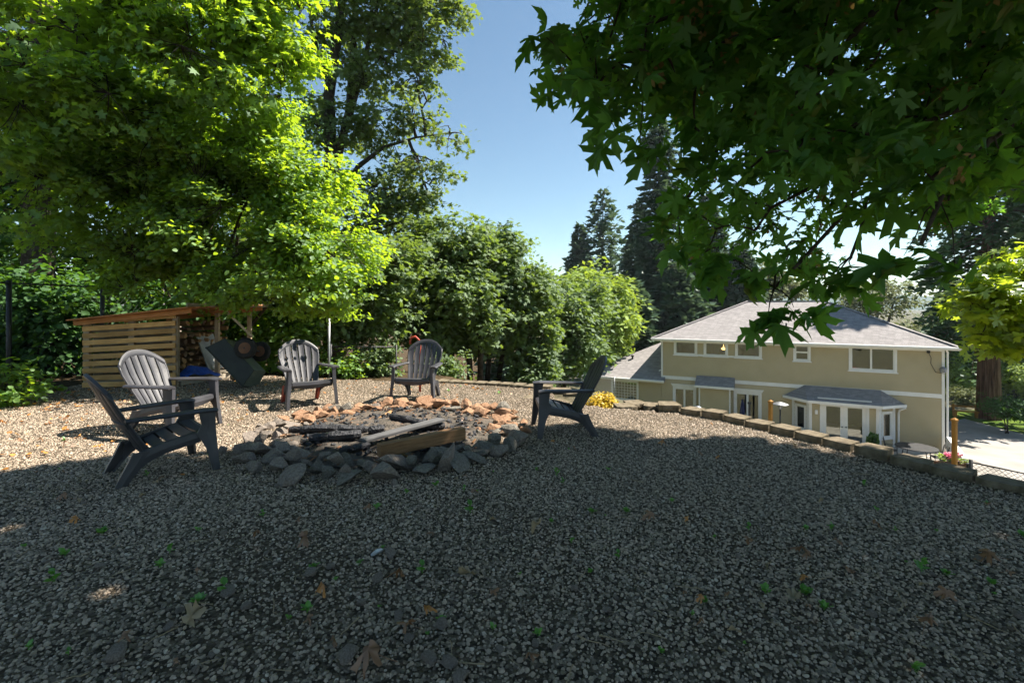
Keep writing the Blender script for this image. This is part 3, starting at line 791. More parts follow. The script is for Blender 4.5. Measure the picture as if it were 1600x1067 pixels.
# downspouts and service cable
b = MB(); b.tube([(0.0,-0.3,ZE-0.02), (0.08,-0.12,ZE-0.25), (0.06,-0.09,ZE-0.5), (0.06,-0.09,ZM+0.5), (-0.1,-0.2,ZM+0.42)], 0.045, 6); b.build('downspout', M['trim'], house)
b = MB(); b.tube([(HW-0.02,-0.35,ZE-0.02), (HW+0.1,-0.12,ZE-0.2), (HW+0.1,-0.09,ZE-0.5), (HW+0.1,-0.09,ZB+0.1)], 0.045, 6); b.build('downspout', M['trim'], house)
cx0, cz0 = hx(1450), hz(1450,550)
b = MB(); b.tube([(cx0,-0.05,cz0), (cx0+.12,-0.05,cz0-.3), (cx0+.10,-0.05,cz0-.6), (cx0+.3,-0.05,cz0-1.05), (cx0+.75,-0.05,cz0-1.12)], 0.012, 5); b.build('service_cable', M['metal_black'], house)
b = MB(); b.box(cx0-.07,cx0+.07,-0.13,-0.03,cz0-.05,cz0+.08); b.build('junction_box', M['metal_black'], house, bevel=0.01)
b = MB(); b.lathe([(0.13,-0.18),(0.15,0.02),(0.05,0.12)], 12, (HW-0.1,-0.2,cz0-0.85)); b.build('power_meter', M['metal'], house)
# upper windows
for i, u in enumerate(up):
    window(house, *u, trim=0.12, frame=0.04)
for a_, b_ in ((up[0][1], up[1][0]), (up[1][1], up[2][0])):
    MB().box(a_, b_, -0.046, 0.02, zt-0.12, zt).build('joining_trim', M['trim'], house); MB().box(a_, b_, -0.046, 0.02, zb, zb+0.12).build('joining_trim', M['trim'], house)
window(house, *small, hsplit=(0.5,), trim=0.11, frame=0.045)
window(house, *wide, vsplit=(0.47,), trim=0.12, frame=0.045)
lampx = hx(1130)
b = MB(); b.lathe([(0.02,0.30),(0.03,0.12),(0.12,0.08),(0.15,0.0),(0.08,-0.06)], 12, (lampx-0.1, 1.2, (zt+zb)/2-0.12)); b.build('ceiling_lamp', M['lamp'], house)
# lower doors
window(house, *d1, vsplit=(0.5,), trim=0.12, name='sliding_door', head=True, frame=0.06, blind=None)
window(house, *d2, vsplit=(0.5,), trim=0.12, name='sliding_door', head=True, frame=0.06)
# bump-out with its own little roof
cd = 0.6
siding('siding', cu0+0.08, cu1-0.08, ZB, ZM-0.30, [], house, loc=(0,-cd,0))
b = MB(); b.box(cu0, cu1, -cd+0.033, -0.03, ZB, ZM-0.30); b.build('bump_out', M['siding'], house)
for xa in (cu0-0.01, cu1-0.07):
    b = MB(); b.box(xa, xa+0.08, -cd-0.04, -cd+0.04, ZB, ZM-0.31); b.build('corner_board', M['trim'], house)
b = MB(); rx0, rx1 = cu0-0.22, cu1+0.22
b.add([(rx0,-cd-.28,ZM-.27),(rx1,-cd-.28,ZM-.27),(rx1,-.05,ZM+.26),(rx0,-.05,ZM+.26),(rx0,-cd-.28,ZM-.33),(rx1,-cd-.28,ZM-.33),(rx1,-.05,ZM-.33),(rx0,-.05,ZM-.33)],
      [(0,1,2,3),(0,4,5,1),(1,5,6,2),(0,3,7,4),(4,7,6,5),(2,6,7,3)])
b.build('bump_out_roof', M['shingle'], house)
b = MB(); b.box(rx0-.02, rx1+.02, -cd-.33, -cd-.285, ZM-.40, ZM-.26); b.build('fascia', M['trim'], house)
# single storey wing on the left
WX = -5.3; ZW = -3.60
siding('siding', WX+0.1, 0.0, ZB, ZW, [(wingw[0]+.05, wingw[1]-.05, wingw[2]+.05, wingw[3]-.05)], house)
b = MB(); b.box(WX, WX+0.1, -0.045, 0.03, ZB, ZW); b.build('corner_board', M['trim'], house)
b = MB(); b.box(WX, WX+0.15, 0.032, 9.0, ZB, ZW); b.build('side_wall', M['siding'], house)
b = MB(); b.box(WX+0.15, -0.01, 8.85, 9.0, ZB, ZW); b.build('rear_wall', M['siding'], house)
window(house, *wingw, trim=0.11, frame=0.03, grid=(8, 6), blind=(0, 1))
x0, x1, y0, y1 = WX-0.5, 0.0, -0.5, 9.5; z0 = ZW+0.10; h = 5.0; zr = z0+h*0.455
wr = MB().add([(x0,y0,z0),(x1,y0,z0),(x1,y0+h,zr),(x0+h,y0+h,zr),(x0,y1,z0),(x1,y1,z0),
               (x0,y0,z0-TH),(x1,y0,z0-TH),(x1,y1,z0-TH),(x0,y1,z0-TH)],
              [(0,1,2,3),(0,3,4),(4,3,2,5),(0,6,7,1),(1,7,8,5,2),(5,8,9,4),(4,9,6,0),(6,9,8,7)]).build('wing_roof', M['shingle'], house)
b = MB(); b.box(x0-.02, x1+.28, y0-.025, y0-.003, z0-.16, z0+.02); b.build('fascia', M['trim'], house)
b = MB(); b.box(x0-.025, x0-.003, y0, y1, z0-.16, z0+.02); b.build('fascia', M['trim'], house)
b = MB(); b.add([(0,y0,z0),(0.28,y0,z0),(0.28,-0.05,z0+.2),(0,-0.05,z0+.2),(0,y0,z0-TH),(0.28,y0,z0-TH),(0.28,-.05,z0-TH),(0,-.05,z0-TH)],
                [(0,1,2,3),(0,4,5,1),(1,5,6,2),(4,7,6,5)]); b.build('roof_return', M['shingle'], house)
b = MB(); b.box(x0-.05, x1+.3, y0-.13, y0-.03, z0-.09, z0+.01); b.build('gutter', M['trim'], house, bevel=0.02)
b = MB(); b.tube([(x0+.1,y0+.05,z0-.15),(x0+.4,-.12,z0-.5),(x0+.5,-.08,z0-.7),(x0+.5,-.08,ZB+.1)], 0.045, 6); b.build('downspout', M['trim'], house)
b = MB(); b.lathe([(0.07,-0.1),(0.07,0.18),(0.12,0.19),(0.12,0.26),(0.02,0.3)], 10, (hx(981)-0.2, 1.9, z0+2.4*0.455)); b.build('vent_pipe', M['metal_black'], wr)
# bay with french doors
ZY = ZM - 0.62
fd = wrect(1281,1358,628,690, BO); fd = (fd[0], fd[1], ZB+0.10, fd[3])
siding('siding', bxa+0.06, bxb-0.06, ZB, ZY, [(fd[0]+.05, fd[1]-.05, ZB-1, fd[3]-.05)], house, loc=(0,-BO,0))
window(house, *fd, loc=(0,-BO,0), vsplit=(0.5,), trim=0.13, name='french_door', head=True, frame=0.17)
for s_ in (-0.09, 0.09):
    MB().lathe([(0.03,-0.03),(0.035,0),(0.03,0.03)], 10, ((fd[0]+fd[1])/2+s_, -BO-0.05, ZB+1.05)).build('door_knob', M['metal_black'], house)
for xa in (bxa-0.06, bxb-0.08):
    b = MB(); b.box(xa, xa+0.14, -BO-0.045, -BO+0.05, ZB, ZY); b.build('corner_board', M['trim'], house)
fl = math.hypot(0.9, BO)
aL = math.atan2(-BO, 0.9); aR = math.atan2(BO, 0.9)
for (ox, oy, an) in ((bxa-0.9, 0.0, aL), (bxb, -BO, aR)):
    siding('siding', 0.02, fl-0.04, ZB, ZY, [(0.33, fl-0.33, ZB+0.62, ZY-0.42)], house, loc=(ox, oy, 0), rz=an)
    window(house, 0.26, fl-0.26, ZB+0.55, ZY-0.35, loc=(ox, oy, 0), rz=an, trim=0.11, frame=0.04)
    
    for q0 in (0.06, fl-0.22): MB().box(q0, q0+.16, -0.045, 0.02, ZB, ZY).build('corner_board', M['trim'], house, loc=(ox, oy, 0), rot=(0,0,an))
e0 = 0.32
ps = [(bay[0]-0.45,-0.06), (bxa-0.15,-BO-e0), (bxb+0.15,-BO-e0), (bay[1]+0.45,-0.06)]
tp = [(bay[0]+0.65,-0.05), (bay[1]-0.65,-0.05)]
zt_b = ZM + 0.10
br = MB().add([(ps[0][0],ps[0][1],ZY+.02),(ps[1][0],ps[1][1],ZY+.02),(ps[2][0],ps[2][1],ZY+.02),(ps[3][0],ps[3][1],ZY+.02),(tp[0][0],tp[0][1],zt_b),(tp[1][0],tp[1][1],zt_b),
               (ps[0][0],ps[0][1],ZY-.03),(ps[1][0],ps[1][1],ZY-.03),(ps[2][0],ps[2][1],ZY-.03),(ps[3][0],ps[3][1],ZY-.03)],
              [(0,1,4),(1,2,5,4),(2,3,5),(0,6,7,1),(1,7,8,2),(2,8,9,3),(6,9,8,7)]).build('bay_roof', M['shingle'], house)
for p, q in ((ps[0],ps[1]),(ps[1],ps[2]),(ps[2],ps[3])):
    b = MB(); dx, dy = (q[0]-p[0]), (q[1]-p[1]); l_ = math.hypot(dx, dy); ox_, oy_ = dy/l_*0.03, -dx/l_*0.03
    b.bar((p[0]+ox_, p[1]+oy_, ZY-0.03), (q[0]+ox_, q[1]+oy_, ZY-0.03), 0.04, 0.15); b.build('fascia', M['trim'], br)
xx = bay[1]+0.25
b = MB(); b.tube([(xx+.15,-.35,ZY-.1),(xx-.1,-.25,ZY-.25),(xx-.12,-.09,ZY-.45),(xx-.12,-.09,ZB+.1)], 0.05, 6); b.build('downspout', M['trim'], house)
wl = MB(); wl.box(bxa+.22, bxa+.36, -BO-.12, -BO-.03, ZY-.75, ZY-.5); wl.build('wall_lantern', M['trim'], house, bevel=0.02)

# ================================================================ ground below the yard
def sheet(name, pts, z, mat, n=1):
    mb = MB(); mb.add([(p[0], p[1], z) for p in pts], [tuple(range(len(pts)))])
    return tag(mb.build(name, mat), kind='structure')
pq = [HL + HU*a - HN*b_ for a, b_ in ((-1.0,5.5), (HW+1.2,5.5), (HW+1.2,1.3), (-1.0,1.3))]
sheet('patio', [(p.x, p.y) for p in pq], ZB+0.03, M['patio'])
drive = [gnd(1478,660,-6.26), gnd(1507,655,-6.26), gnd(1640,690,-6.26), gnd(1720,760,-6.26), gnd(1640,790,-6.26), gnd(1560,735,-6.26), gnd(1478,705,-6.26)]
sheet('driveway', [(p.x, p.y) for p in drive], -6.22, M['concrete'])
gs = [gnd(1478,700,-6.26), gnd(1560,733,-6.26), gnd(1640,780,-6.26), gnd(1640,880,-6.26), gnd(1470,860,-6.26), gnd(1440,720,-6.26)]
sheet('gravel_strip', [(p.x, p.y) for p in gs], -6.235, M['drive_gravel'])
lw = [gnd(1478,648,-6.2), gnd(1700,672,-6.2), gnd(1760,700,-6.2), gnd(1507,656,-6.2), gnd(1478,660,-6.2)]
lw2 = [gnd(1470,640,-6.2), gnd(1800,640,-6.2), gnd(1800,705,-6.2), gnd(1640,690,-6.2), gnd(1507,657,-6.2), gnd(1470,652,-6.2)]
sheet('lawn', [(p.x, p.y) for p in lw2], -6.24, M['lawn'])
# lawn between the yard and the garage wing
LX, LY = np.meshgrid(np.linspace(-0.5, 5.0, 40), np.linspace(22, 29, 60))
LZ = terr(LX, LY) + 0.05
k_ = (np.arange(59)[:,None]*40 + np.arange(39)[None,:]).ravel()
tag(link('side_lawn', np_mesh('side_lawn', np.stack([LX.ravel(), LY.ravel(), LZ.ravel()], 1), np.stack([k_, k_+1, k_+41, k_+40], 1), M['lawn'], True)), kind='structure')

# ================================================================ retaining wall of the yard
def block_mesh(k, w=0.28, d=0.22, h=0.20):
    rr = random.Random(100+k); bm = bmesh.new()
    nxs, nzs = 6, 4
    # split face (front), plain elsewhere
    t = 0.03
    verts = {}
    for i in range(nxs+1):
        for j in range(nzs+1):
            x = -w/2 + w*i/nxs; z = h*j/nzs
            edge = (i in (0, nxs)) or (j in (0, nzs))
            y = -d/2 + (0.028 if i in (0, nxs) else 0.0) + (0.006 if j == nzs else 0) + rr.uniform(-0.009, 0.009)*(0.4 if edge else 1.0)
            verts[i, j] = bm.verts.new((x + (0 if i in (0,nxs) else rr.uniform(-.006,.006)), y, z + (0 if j in (0, nzs) else rr.uniform(-.006,.006))))
    back = [bm.verts.new((-w/2+t, d/2, 0)), bm.verts.new((w/2-t, d/2, 0)), bm.verts.new((w/2-t, d/2, h)), bm.verts.new((-w/2+t, d/2, h))]
    for i in range(nxs):
        for j in range(nzs): bm.faces.new((verts[i,j], verts[i+1,j], verts[i+1,j+1], verts[i,j+1]))
    bm.faces.new([verts[i,nzs] for i in range(nxs+1)] + [back[2], back[3]])
    bm.faces.new([verts[i,0] for i in range(nxs, -1, -1)] + [back[0], back[1]])
    bm.faces.new([verts[0,j] for j in range(nzs+1)] + [back[3], back[0]])
    bm.faces.new([verts[nxs,j] for j in range(nzs, -1, -1)] + [back[1], back[2]])
    bm.faces.new((back[1], back[0], back[3], back[2]))
    me = bpy.data.meshes.new('block'); bm.to_mesh(me); bm.free(); me.materials.append(M['block']); return me
BLK = [block_mesh(k) for k in range(5)]
wall_r = empty('retaining_wall', (2.9, 5.4, 0), 0, 'curved low edging wall of weathered split concrete blocks on the right of the gravel', 'retaining wall')
def place_block(parent, p, ang, ztop, w=0.28, h=0.20, d=0.22, k=None, tilt=0.0):
    o = link('block', BLK[random.randrange(5) if k is None else k], parent)
    pl = Vector(parent.location)
    o.location = Vector((p[0], p[1], ztop-h)) - pl
    o.rotation_euler = (random.uniform(-.02,.02), tilt + random.uniform(-.025,.025), ang)
    o.scale = (w/0.28, d/0.22, h/0.20)
    return o
def walk(path, step):
    P_ = [Vector((a, b_, 0)) for a, b_ in path]; out = []; carry = 0.0
    for a, b_ in zip(P_[:-1], P_[1:]):
        L_ = (b_-a).length; s = carry
        while s < L_:
            out.append((a + (b_-a)*(s/L_), math.atan2((b_-a).y, (b_-a).x))); s += step
        carry = s - L_
    return out
path = [(2.38,6.28), (2.68,5.92), (2.98,5.42), (3.31,4.75), (3.62,4.18), (3.95,3.6), (4.28,2.7), (4.42,1.8)]
for p, a in walk(path, 0.292):
    place_block(wall_r, p, a + random.uniform(-.06,.06), (0.085 if p.y > 4.4 else 0.055) + random.uniform(-.012,.012), w=random.uniform(0.27,0.285), h=0.24)
for p, a in walk([(x+0.03, y+0.02) for x, y in path], 0.292):
    place_block(wall_r, p, a, -0.19, w=0.285, h=0.24)
# back edging of flat caps
wall_b = empty('edging_wall', (-0.3, 8.7, 0), 0, 'straight row of pale flat cap blocks along the back of the gravel', 'edging')
for p, a in walk([(-1.75,9.02), (-0.5,8.72), (0.62,8.28)], 0.245):
    place_block(wall_b, p, a, 0.045 + random.uniform(-.008,.008), w=0.237, h=0.11, d=0.26)
# stacked corner blocks where the steps go down
steps = empty('corner_steps', (1.5, 6.9, 0), 0, 'stacked pale step blocks at the corner of the gravel', 'steps')
for (px, pyt, Y, wpx, h, d, ang) in (
    (928,639,7.0,28,0.10,0.30,-.2), (958,641,6.75,36,0.09,0.30,.05), (976,632.5,6.8,33,0.16,0.28,.15), (993,628,7.0,33,0.19,0.30,.2),
    (1019,631.5,6.75,28,0.16,0.28,-.2), (1045,630,6.55,34,0.19,0.30,-.12), (1071,641,6.45,24,0.14,0.24,-.3),
    (836,620,7.45,36,0.06,0.34,-.25), (846,612,7.85,26,0.06,0.30,-.1), (876,607.5,8.2,38,0.07,0.34,-.1), (870,626,7.2,34,0.06,0.30,.3), (902,633,7.15,30,0.07,0.32,.1), (893,612,7.9,30,0.06,.3,.0)):
    c = at(px, pyt, Y)
    place_block(steps, (c.x, c.y), ang, c.z + 0.0, w=wpx*Y/FPX, h=h, d=d)

# ================================================================ things between the wall and the house
def on_slope(px, py, Y): return at(px, py, Y)
def cedar_post(px, pyt, Y, label):
    c = at(px, pyt, Y); zg = tz(c.x, c.y); r = empty('cedar_post', (c.x, c.y, zg), 0.3, label, 'post', 'orange cedar posts below the yard')
    h = c.z - zg
    MB().box(-.045,.045,-.045,.045,-0.3,h-0.10).build('shaft', M['cedar_post'], r, bevel=0.006)
    MB().add([(-.055,-.055,h-.098),(.055,-.055,h-.098),(.055,.055,h-.098),(-.055,.055,h-.098),(-.055,-.055,h-.05),(.055,-.055,h-.05),(.055,.055,h-.05),(-.055,.055,h-.05),(0,0,h)],
             [(0,3,2,1),(0,1,5,4),(1,2,6,5),(2,3,7,6),(3,0,4,7),(4,5,8),(5,6,8),(6,7,8),(7,4,8)]).build('cap', M['cedar_post'], r)
    return r
cedar_post(1204, 624, 14.0, 'orange wooden post in front of the house beside the patio heater')
cedar_post(1491.5, 652, 12.0, 'orange wooden post near the right corner of the house by the chain link fence')
# patio heater
c = HL + HU*hx(1219, 2.6) - HN*2.6
ph = empty('patio_heater', (c.x, c.y, ZB+0.034), 0, 'tall patio heater with a round silver hood in front of the siding', 'patio heater')
hh = (CH - (631-HY)/FPX*c.y) - ZB
MB().lathe([(0.23,0),(0.23,0.70),(0.20,0.75)], 18).build('tank_housing', M['clay_brown'], ph, smooth=False)
MB().tube([(0,0,0.7),(0,0,hh-0.32)], 0.04, 10).build('pole', M['metal_black'], ph, smooth=True)
MB().lathe([(0.07,hh-0.34),(0.11,hh-0.12),(0.11,hh-0.06)], 14).build('burner', M['metal'], ph, smooth=True)
MB().lathe([(0.44,hh-0.06),(0.40,hh-0.03),(0.12,hh+0.06),(0.02,hh+0.09)], 24).build('hood', M['metal'], ph, smooth=True)
# closed umbrella
c = HL + HU*hx(1160, 1.8) - HN*1.8
um = empty('patio_umbrella', (c.x, c.y, ZB+0.034), 0, 'closed navy patio umbrella in front of the sliding door', 'umbrella')
MB().tube([(0,0,0),(0,0,2.25)], 0.025, 8).build('pole', M['metal_black'], um)
MB().lathe([(0.10,0.75),(0.17,0.95),(0.15,1.4),(0.08,2.0),(0.02,2.25)], 10).build('folded_canopy', M['navy'], um)
MB().lathe([(0.28,0),(0.28,0.06),(0.06,0.12)], 18).build('base', M['metal_black'], um)
c = HL + HU*hx(1171, 2.2) - HN*2.2
sp = empty('smoker_pipe', (c.x, c.y, ZB+0.034), 0, 'thin black capped post beside the closed navy umbrella', 'post')
MB().tube([(0,0,0),(0,0,2.05)], 0.06, 10).build('shaft', M['metal_black'], sp); MB().lathe([(0.10,2.05),(0.10,2.15),(0.05,2.18)], 12).build('cap', M['metal_black'], sp)
MB().lathe([(0.2,0),(0.2,0.04)], 14).build('base', M['metal_black'], sp)
# path light on the wall
c = at(1090.5, 634, 6.6)
pl_ = empty('path_light', (c.x, c.y, -0.15), 0, 'small mushroom shaped path light beside the block wall', 'garden light')
zz = c.z + 0.15
MB().tube([(0,0,0),(0,0,zz-0.10)], 0.016, 8).build('stem', M['metal'], pl_)
MB().lathe([(0.028,zz-0.12),(0.032,zz-0.045)], 12).build('lens', M['panel_white'], pl_)
MB().lathe([(0.066,zz-0.05),(0.06,zz-0.03),(0.03,zz-0.008),(0.01,zz)], 16).build('cap', M['metal'], pl_, smooth=True)
# flower pot and shrub in a pot by the french doors
def leafy(rootname, label, cat, base, ells, clusters, per, rad, ls, tpl, lmat, seed, group=None, stem_r=0.012, stems=None, flat=0.8, **kw):
    b = Vector(base)
    st = stems or [([b, b + Vector((0,0,0.5*(ells[0][2]-b.z)))], [stem_r*1.5, stem_r])]
    return make_tree(rootname, label, cat, group, seed, base, st, ells, clusters, per, rad, ls, tpl, lmat, M['bark'], flat=flat, tw=0.004, **kw)
def hpt(px, off): c_ = HL + HU*hx(px, off) - HN*off; return c_
c = hpt(1272, 1.7); z_ = ZB+0.034
fp = empty('flower_pot', (c.x, c.y, z_), 0, 'red pot with green leaves left of the french doors', 'planter')
MB().lathe([(0.14,0),(0.20,0.30),(0.22,0.30),(0.22,0.34)], 16).build('pot', M['pot'], fp, smooth=False)
rng_ = np.random.default_rng(5)
v_, f_ = spray(rng_, np.array([[0,0,0.42],[0.1,0,0.5],[-.1,0,.5]]), np.array([[0,0,1.0]]*3), 40, 0.18, 0.10, 'oval')
tag(link('foliage', np_mesh('foliage', v_, f_, M['leaf_ivy']), fp), kind='stuff')
c = hpt(1364, 1.9)
gp = empty('potted_grass', (c.x, c.y, z_), 0, 'potted ornamental grass at the right of the french doors', 'plant')
MB().lathe([(0.18,0),(0.24,0.32),(0.26,0.36)], 16).build('pot', M['clay_brown'], gp)
n_ = 160; an_ = rng_.random(n_)*6.28; 
v_, f_ = leaves(np.stack([np.cos(an_)*.08, np.sin(an_)*.08, np.full(n_, .34)], 1), np.stack([np.cos(an_), np.sin(an_), rng_.random(n_)*.5], 1), np.stack([np.cos(an_)*rng_.random(n_)*1.2, np.sin(an_)*rng_.random(n_)*1.2, np.ones(n_)], 1), rng_.uniform(.4,.8,n_), 'rhomb')
tag(link('foliage', np_mesh('foliage', v_, f_, M['leaf_ivy']), gp), kind='stuff')
# patio table and metal chairs near the right corner
c = hpt(1432, 2.6)
tb = empty('patio_table', (c.x, c.y, z_), HA, 'dark patio table near the right corner of the house', 'table')
MB().lathe([(0.85,0.70),(0.86,0.73),(0.85,0.74)], 28).build('table_top', M['metal_black'], tb)
for sx in (-1,1):
    for sy in (-1,1): MB().tube([(sx*.5,sy*.5,0),(sx*.42,sy*.42,.69)], 0.02, 6).build('leg', M['metal_black'], tb)
def patio_chair(px, off, rz, label):
    c = hpt(px, off); r = empty('patio_chair', (c.x, c.y, z_), rz, label, 'chair', 'metal patio chairs by the house')
    MB().box(-.25,.25,-.24,.24,.40,.43).build('seat', M['metal_black'], r, bevel=.01)
    b_ = MB(); b_.tube([(-.25,.22,.42),(-.25,.34,1.0),(.25,.34,1.0),(.25,.22,.42)], 0.016, 6); b_.build('back_frame', M['metal_black'], r)
    for k in range(5): xx = -.18+.09*k; MB().bar((xx,.23,.43),(xx,.335,.98),.02,.008).build('back_slat', M['metal_black'], r)
    for sx in (-1,1):
        MB().tube([(sx*.25,-.22,.0),(sx*.25,-.22,.64),(sx*.25,.26,.64)], .015, 6).build('arm', M['metal_black'], r)
        MB().tube([(sx*.24,.22,.41),(sx*.24,.28,0)], .015, 6).build('leg', M['metal_black'], r)
patio_chair(1393, 2.5, HA+R(80), 'dark metal patio chair left of the patio table')
patio_chair(1466, 2.9, HA-R(80), 'dark metal patio chair right of the patio table at the house corner')
# sloping white wall with planter at the house corner
a_ = hpt(1474, 0.4); b_ = at(1508, 705, 20.5)
ww = MB(); 
p0 = Vector((a_.x+.3, a_.y, 0)); p1 = Vector((b_.x, b_.y, 0)); dd = (p1-p0).normalized(); sd = Vector((-dd.y, dd.x, 0))*0.1
za0, za1 = CH-(683-HY)/FPX*p0.y, CH-(716-HY)/FPX*p1.y
ww.add([p0-sd+Vector((0,0,-6.4)), p1-sd+Vector((0,0,-6.4)), p1+sd+Vector((0,0,-6.4)), p0+sd+Vector((0,0,-6.4)), p0-sd+Vector((0,0,za0)), p1-sd+Vector((0,0,za1)), p1+sd+Vector((0,0,za1)), p0+sd+Vector((0,0,za0))],
       [(0,3,2,1),(4,5,6,7),(0,1,5,4),(1,2,6,5),(2,3,7,6),(3,0,4,7)])
tag(ww.build('garden_wall', M['trim']), 'sloping white garden wall beside the house corner', 'wall')
c = at(1487, 712, 15.5)
fl_ = empty('flower_planter', (c.x, c.y, c.z-0.5), 0, 'planter with pink flowers in front of the white garden wall', 'planter')
MB().box(-.45,.45,-.18,.18,-1.4,.30).build('box', M['clay_brown'], fl_, bevel=.01)
ce = rng_.uniform((-.4,-.14,.34),(.4,.14,.5),(14,3))
v_, f_ = spray(rng_, ce, np.tile([0,0,1.0],(14,1)), 14, 0.12, 0.08, 'oval'); tag(link('foliage', np_mesh('foliage', v_, f_, M['leaf_bright']), fl_), kind='stuff')
ce = rng_.uniform((-.4,-.16,.44),(.4,.12,.58),(16,3))
v_, f_ = spray(rng_, ce, np.tile([0,0,1.0],(16,1)), 10, 0.06, 0.06, 'oval'); tag(link('blossom', np_mesh('blossom', v_, f_, M['petal_pink']), fl_), kind='stuff')

# chain link fences
def chain_fence(name, label, posts, h, mat, wire=0.0022, pitch=0.06, top=True, post_r=0.024, mesh_rows=True, z_fn=None, bottom=0.0, rail_r=0.016):
    root = empty(name, (posts[0][0], posts[0][1], posts[0][2]), 0, label, 'fence')
    o = Vector(posts[0])
    for p in posts:
        MB().tube([Vector(p)-o+Vector((0,0,-0.4)), Vector(p)-o+Vector((0,0,h+0.05))], post_r, 8).build('post', mat, root, smooth=True)
    for p, q in zip(posts[:-1], posts[1:]):
        p = Vector(p)-o; q = Vector(q)-o; up_ = Vector((0,0,1)); d = q-p; L_ = d.length; dn = d/L_
        if top: MB().tube([p+up_*h, q+up_*h], rail_r, 6).build('top_rail', mat, root, smooth=True)
        mb = MB(); hh_ = h-0.02
        nn = int((L_+hh_)/pitch); side = dn.cross(up_)*wire
        for k in range(nn+1):
            for sgn in (1, -1):
                # wire climbing at 45 degrees, clipped to the panel
                s0 = k*pitch - (hh_ if sgn > 0 else 0.0); s1 = s0 + sgn*hh_ if sgn > 0 else k*pitch - hh_
                if sgn < 0: s0 = k*pitch
                z0_, z1_ = 0.0, hh_
                a, b_ = (s0, z0_), (s1, z1_)
                def clip(a, b_):
                    (x0_, y0_), (x1_, y1_) = a, b_
                    t0, t1 = 0.0, 1.0; dx = x1_-x0_
                    if abs(dx) < 1e-9: return None
                    ta, tb_ = (0-x0_)/dx, (L_-x0_)/dx
                    lo, hi = min(ta, tb_), max(ta, tb_); t0 = max(t0, lo); t1 = min(t1, hi)
                    if t1-t0 < 1e-4: return None
                    return (x0_+dx*t0, y0_+(y1_-y0_)*t0), (x0_+dx*t1, y0_+(y1_-y0_)*t1)
                cl = clip(a, b_)
                if cl is None: continue
                A = p + dn*cl[0][0] + up_*cl[0][1]; B = p + dn*cl[1][0] + up_*cl[1][1]
                A.z += (q.z-p.z)*0; w_ = Vector((0,0,wire))
                mb.add([A-w_, A+side, A+w_, B-w_, B+side, B+w_], [(0,1,4,3),(1,2,5,4),(2,0,3,5)])
        tag(mb.build('wire_mesh', mat, root), kind='stuff')
    return root
f0 = at(1517, 722, 9.3); f1 = at(1660, 752, 8.6)
chain_fence('chain_link_fence', 'low black chain link fence beyond the blocks at the right edge', [(f0.x, f0.y, f0.z-1.15), (f1.x, f1.y, f1.z-1.15)], 1.15, M['metal_black'], 0.0045, 0.08, post_r=0.03)
g0 = at(1511.5, 724, 9.35)
MB_ = MB().tube([(0,0,0),(0,0,1.1)], 0.022, 8).build('gate_post', M['metal_black'], None, loc=(g0.x, g0.y, g0.z-1.1)); tag(MB_, 'thin black gate post beside the end of the chain link fence', 'post')
pA = [at(828,583,24), at(872,580,25), at(916,585,26.5), at(960,590,28)]
chain_fence('lawn_fence', 'grey chain link fence across the lawn behind the edging blocks', [(p.x, p.y, p.z-1.15) for p in pA], 1.15, M['metal'], 0.006, 0.14, post_r=0.03)
pL = [at(-90,428,6.6), at(14,434,8.0), at(160,449,9.6), at(255,462,11.2)]
chain_fence('forest_fence', 'tall dark chain link fence in front of the forest behind the wood shed', [(p.x, p.y, -0.05) for p in pL], 1.85, M['metal_black'], 0.0022, 0.12, post_r=0.036)
pM = [at(514,503,10.6), at(575,545,12.0)]
post = MB().tube([(0,0,-.3),(0,0,1.35)], 0.03, 8).build('fence_post', M['metal'], None, smooth=True); post.location = (pM[0].x, pM[0].y, -0.2); tag(post, 'lone grey metal pole behind the chairs at the forest edge', 'post')
chain_fence('shrub_fence', 'short grey wire fence half hidden in shrubs between the two back chairs', [(-4.05,10.75,-.2), (-2.7,11.2,-.25)], 0.72, M['metal_black'], 0.003, 0.08, post_r=0.02)

# ================================================================ garden chairs
def back_pt(s, t):
    """point on the curved backrest: s -1..1 across, t 0..1 up"""
    hw = 0.195 + 0.075*min(1, t/0.62)**1.2
    x = s*hw
    y = 0.13 + 0.34*t**1.15 - 0.045*(1-s*s)*0.0 + 0.03*math.sin(math.pi*t)
    y -= 0.035*s*s                                   # wraps forward at the sides
    z = 0.20 + 0.67*t
    return Vector((x, y, z))
def top_t(s): return 1.0 - 0.20*abs(s)**2.4
def shell(mb, grid, th=0.014):
    """thicken a grid of points (rows of equal length) into a closed sheet"""
    nr, nc = len(grid), len(grid[0]); nrm = []
    for i in range(nr):
        row = []
        for j in range(nc):
            a = grid[min(i+1,nr-1)][j] - grid[max(i-1,0)][j]; b_ = grid[i][min(j+1,nc-1)] - grid[i][max(j-1,0)]
            row.append(b_.cross(a).normalized())
        nrm.append(row)
    vs = [grid[i][j] + nrm[i][j]*th/2 for i in range(nr) for j in range(nc)] + [grid[i][j] - nrm[i][j]*th/2 for i in range(nr) for j in range(nc)]
    n = nr*nc; fs = []
    for i in range(nr-1):
        for j in range(nc-1):
            q = (i*nc+j, i*nc+j+1, (i+1)*nc+j+1, (i+1)*nc+j)
            fs += [q, tuple(k+n for k in q[::-1])]
    for j in range(nc-1):
        fs += [(j+1, j, j+n, j+1+n), ((nr-1)*nc+j, (nr-1)*nc+j+1, (nr-1)*nc+j+1+n, (nr-1)*nc+j+n)]
    for i in range(nr-1):
        fs += [(i*nc, (i+1)*nc, (i+1)*nc+n, i*nc+n), ((i+1)*nc+nc-1, i*nc+nc-1, i*nc+nc-1+n, (i+1)*nc+nc-1+n)]
    mb.add(vs, fs)
NSL = 6; GAP = 0.055
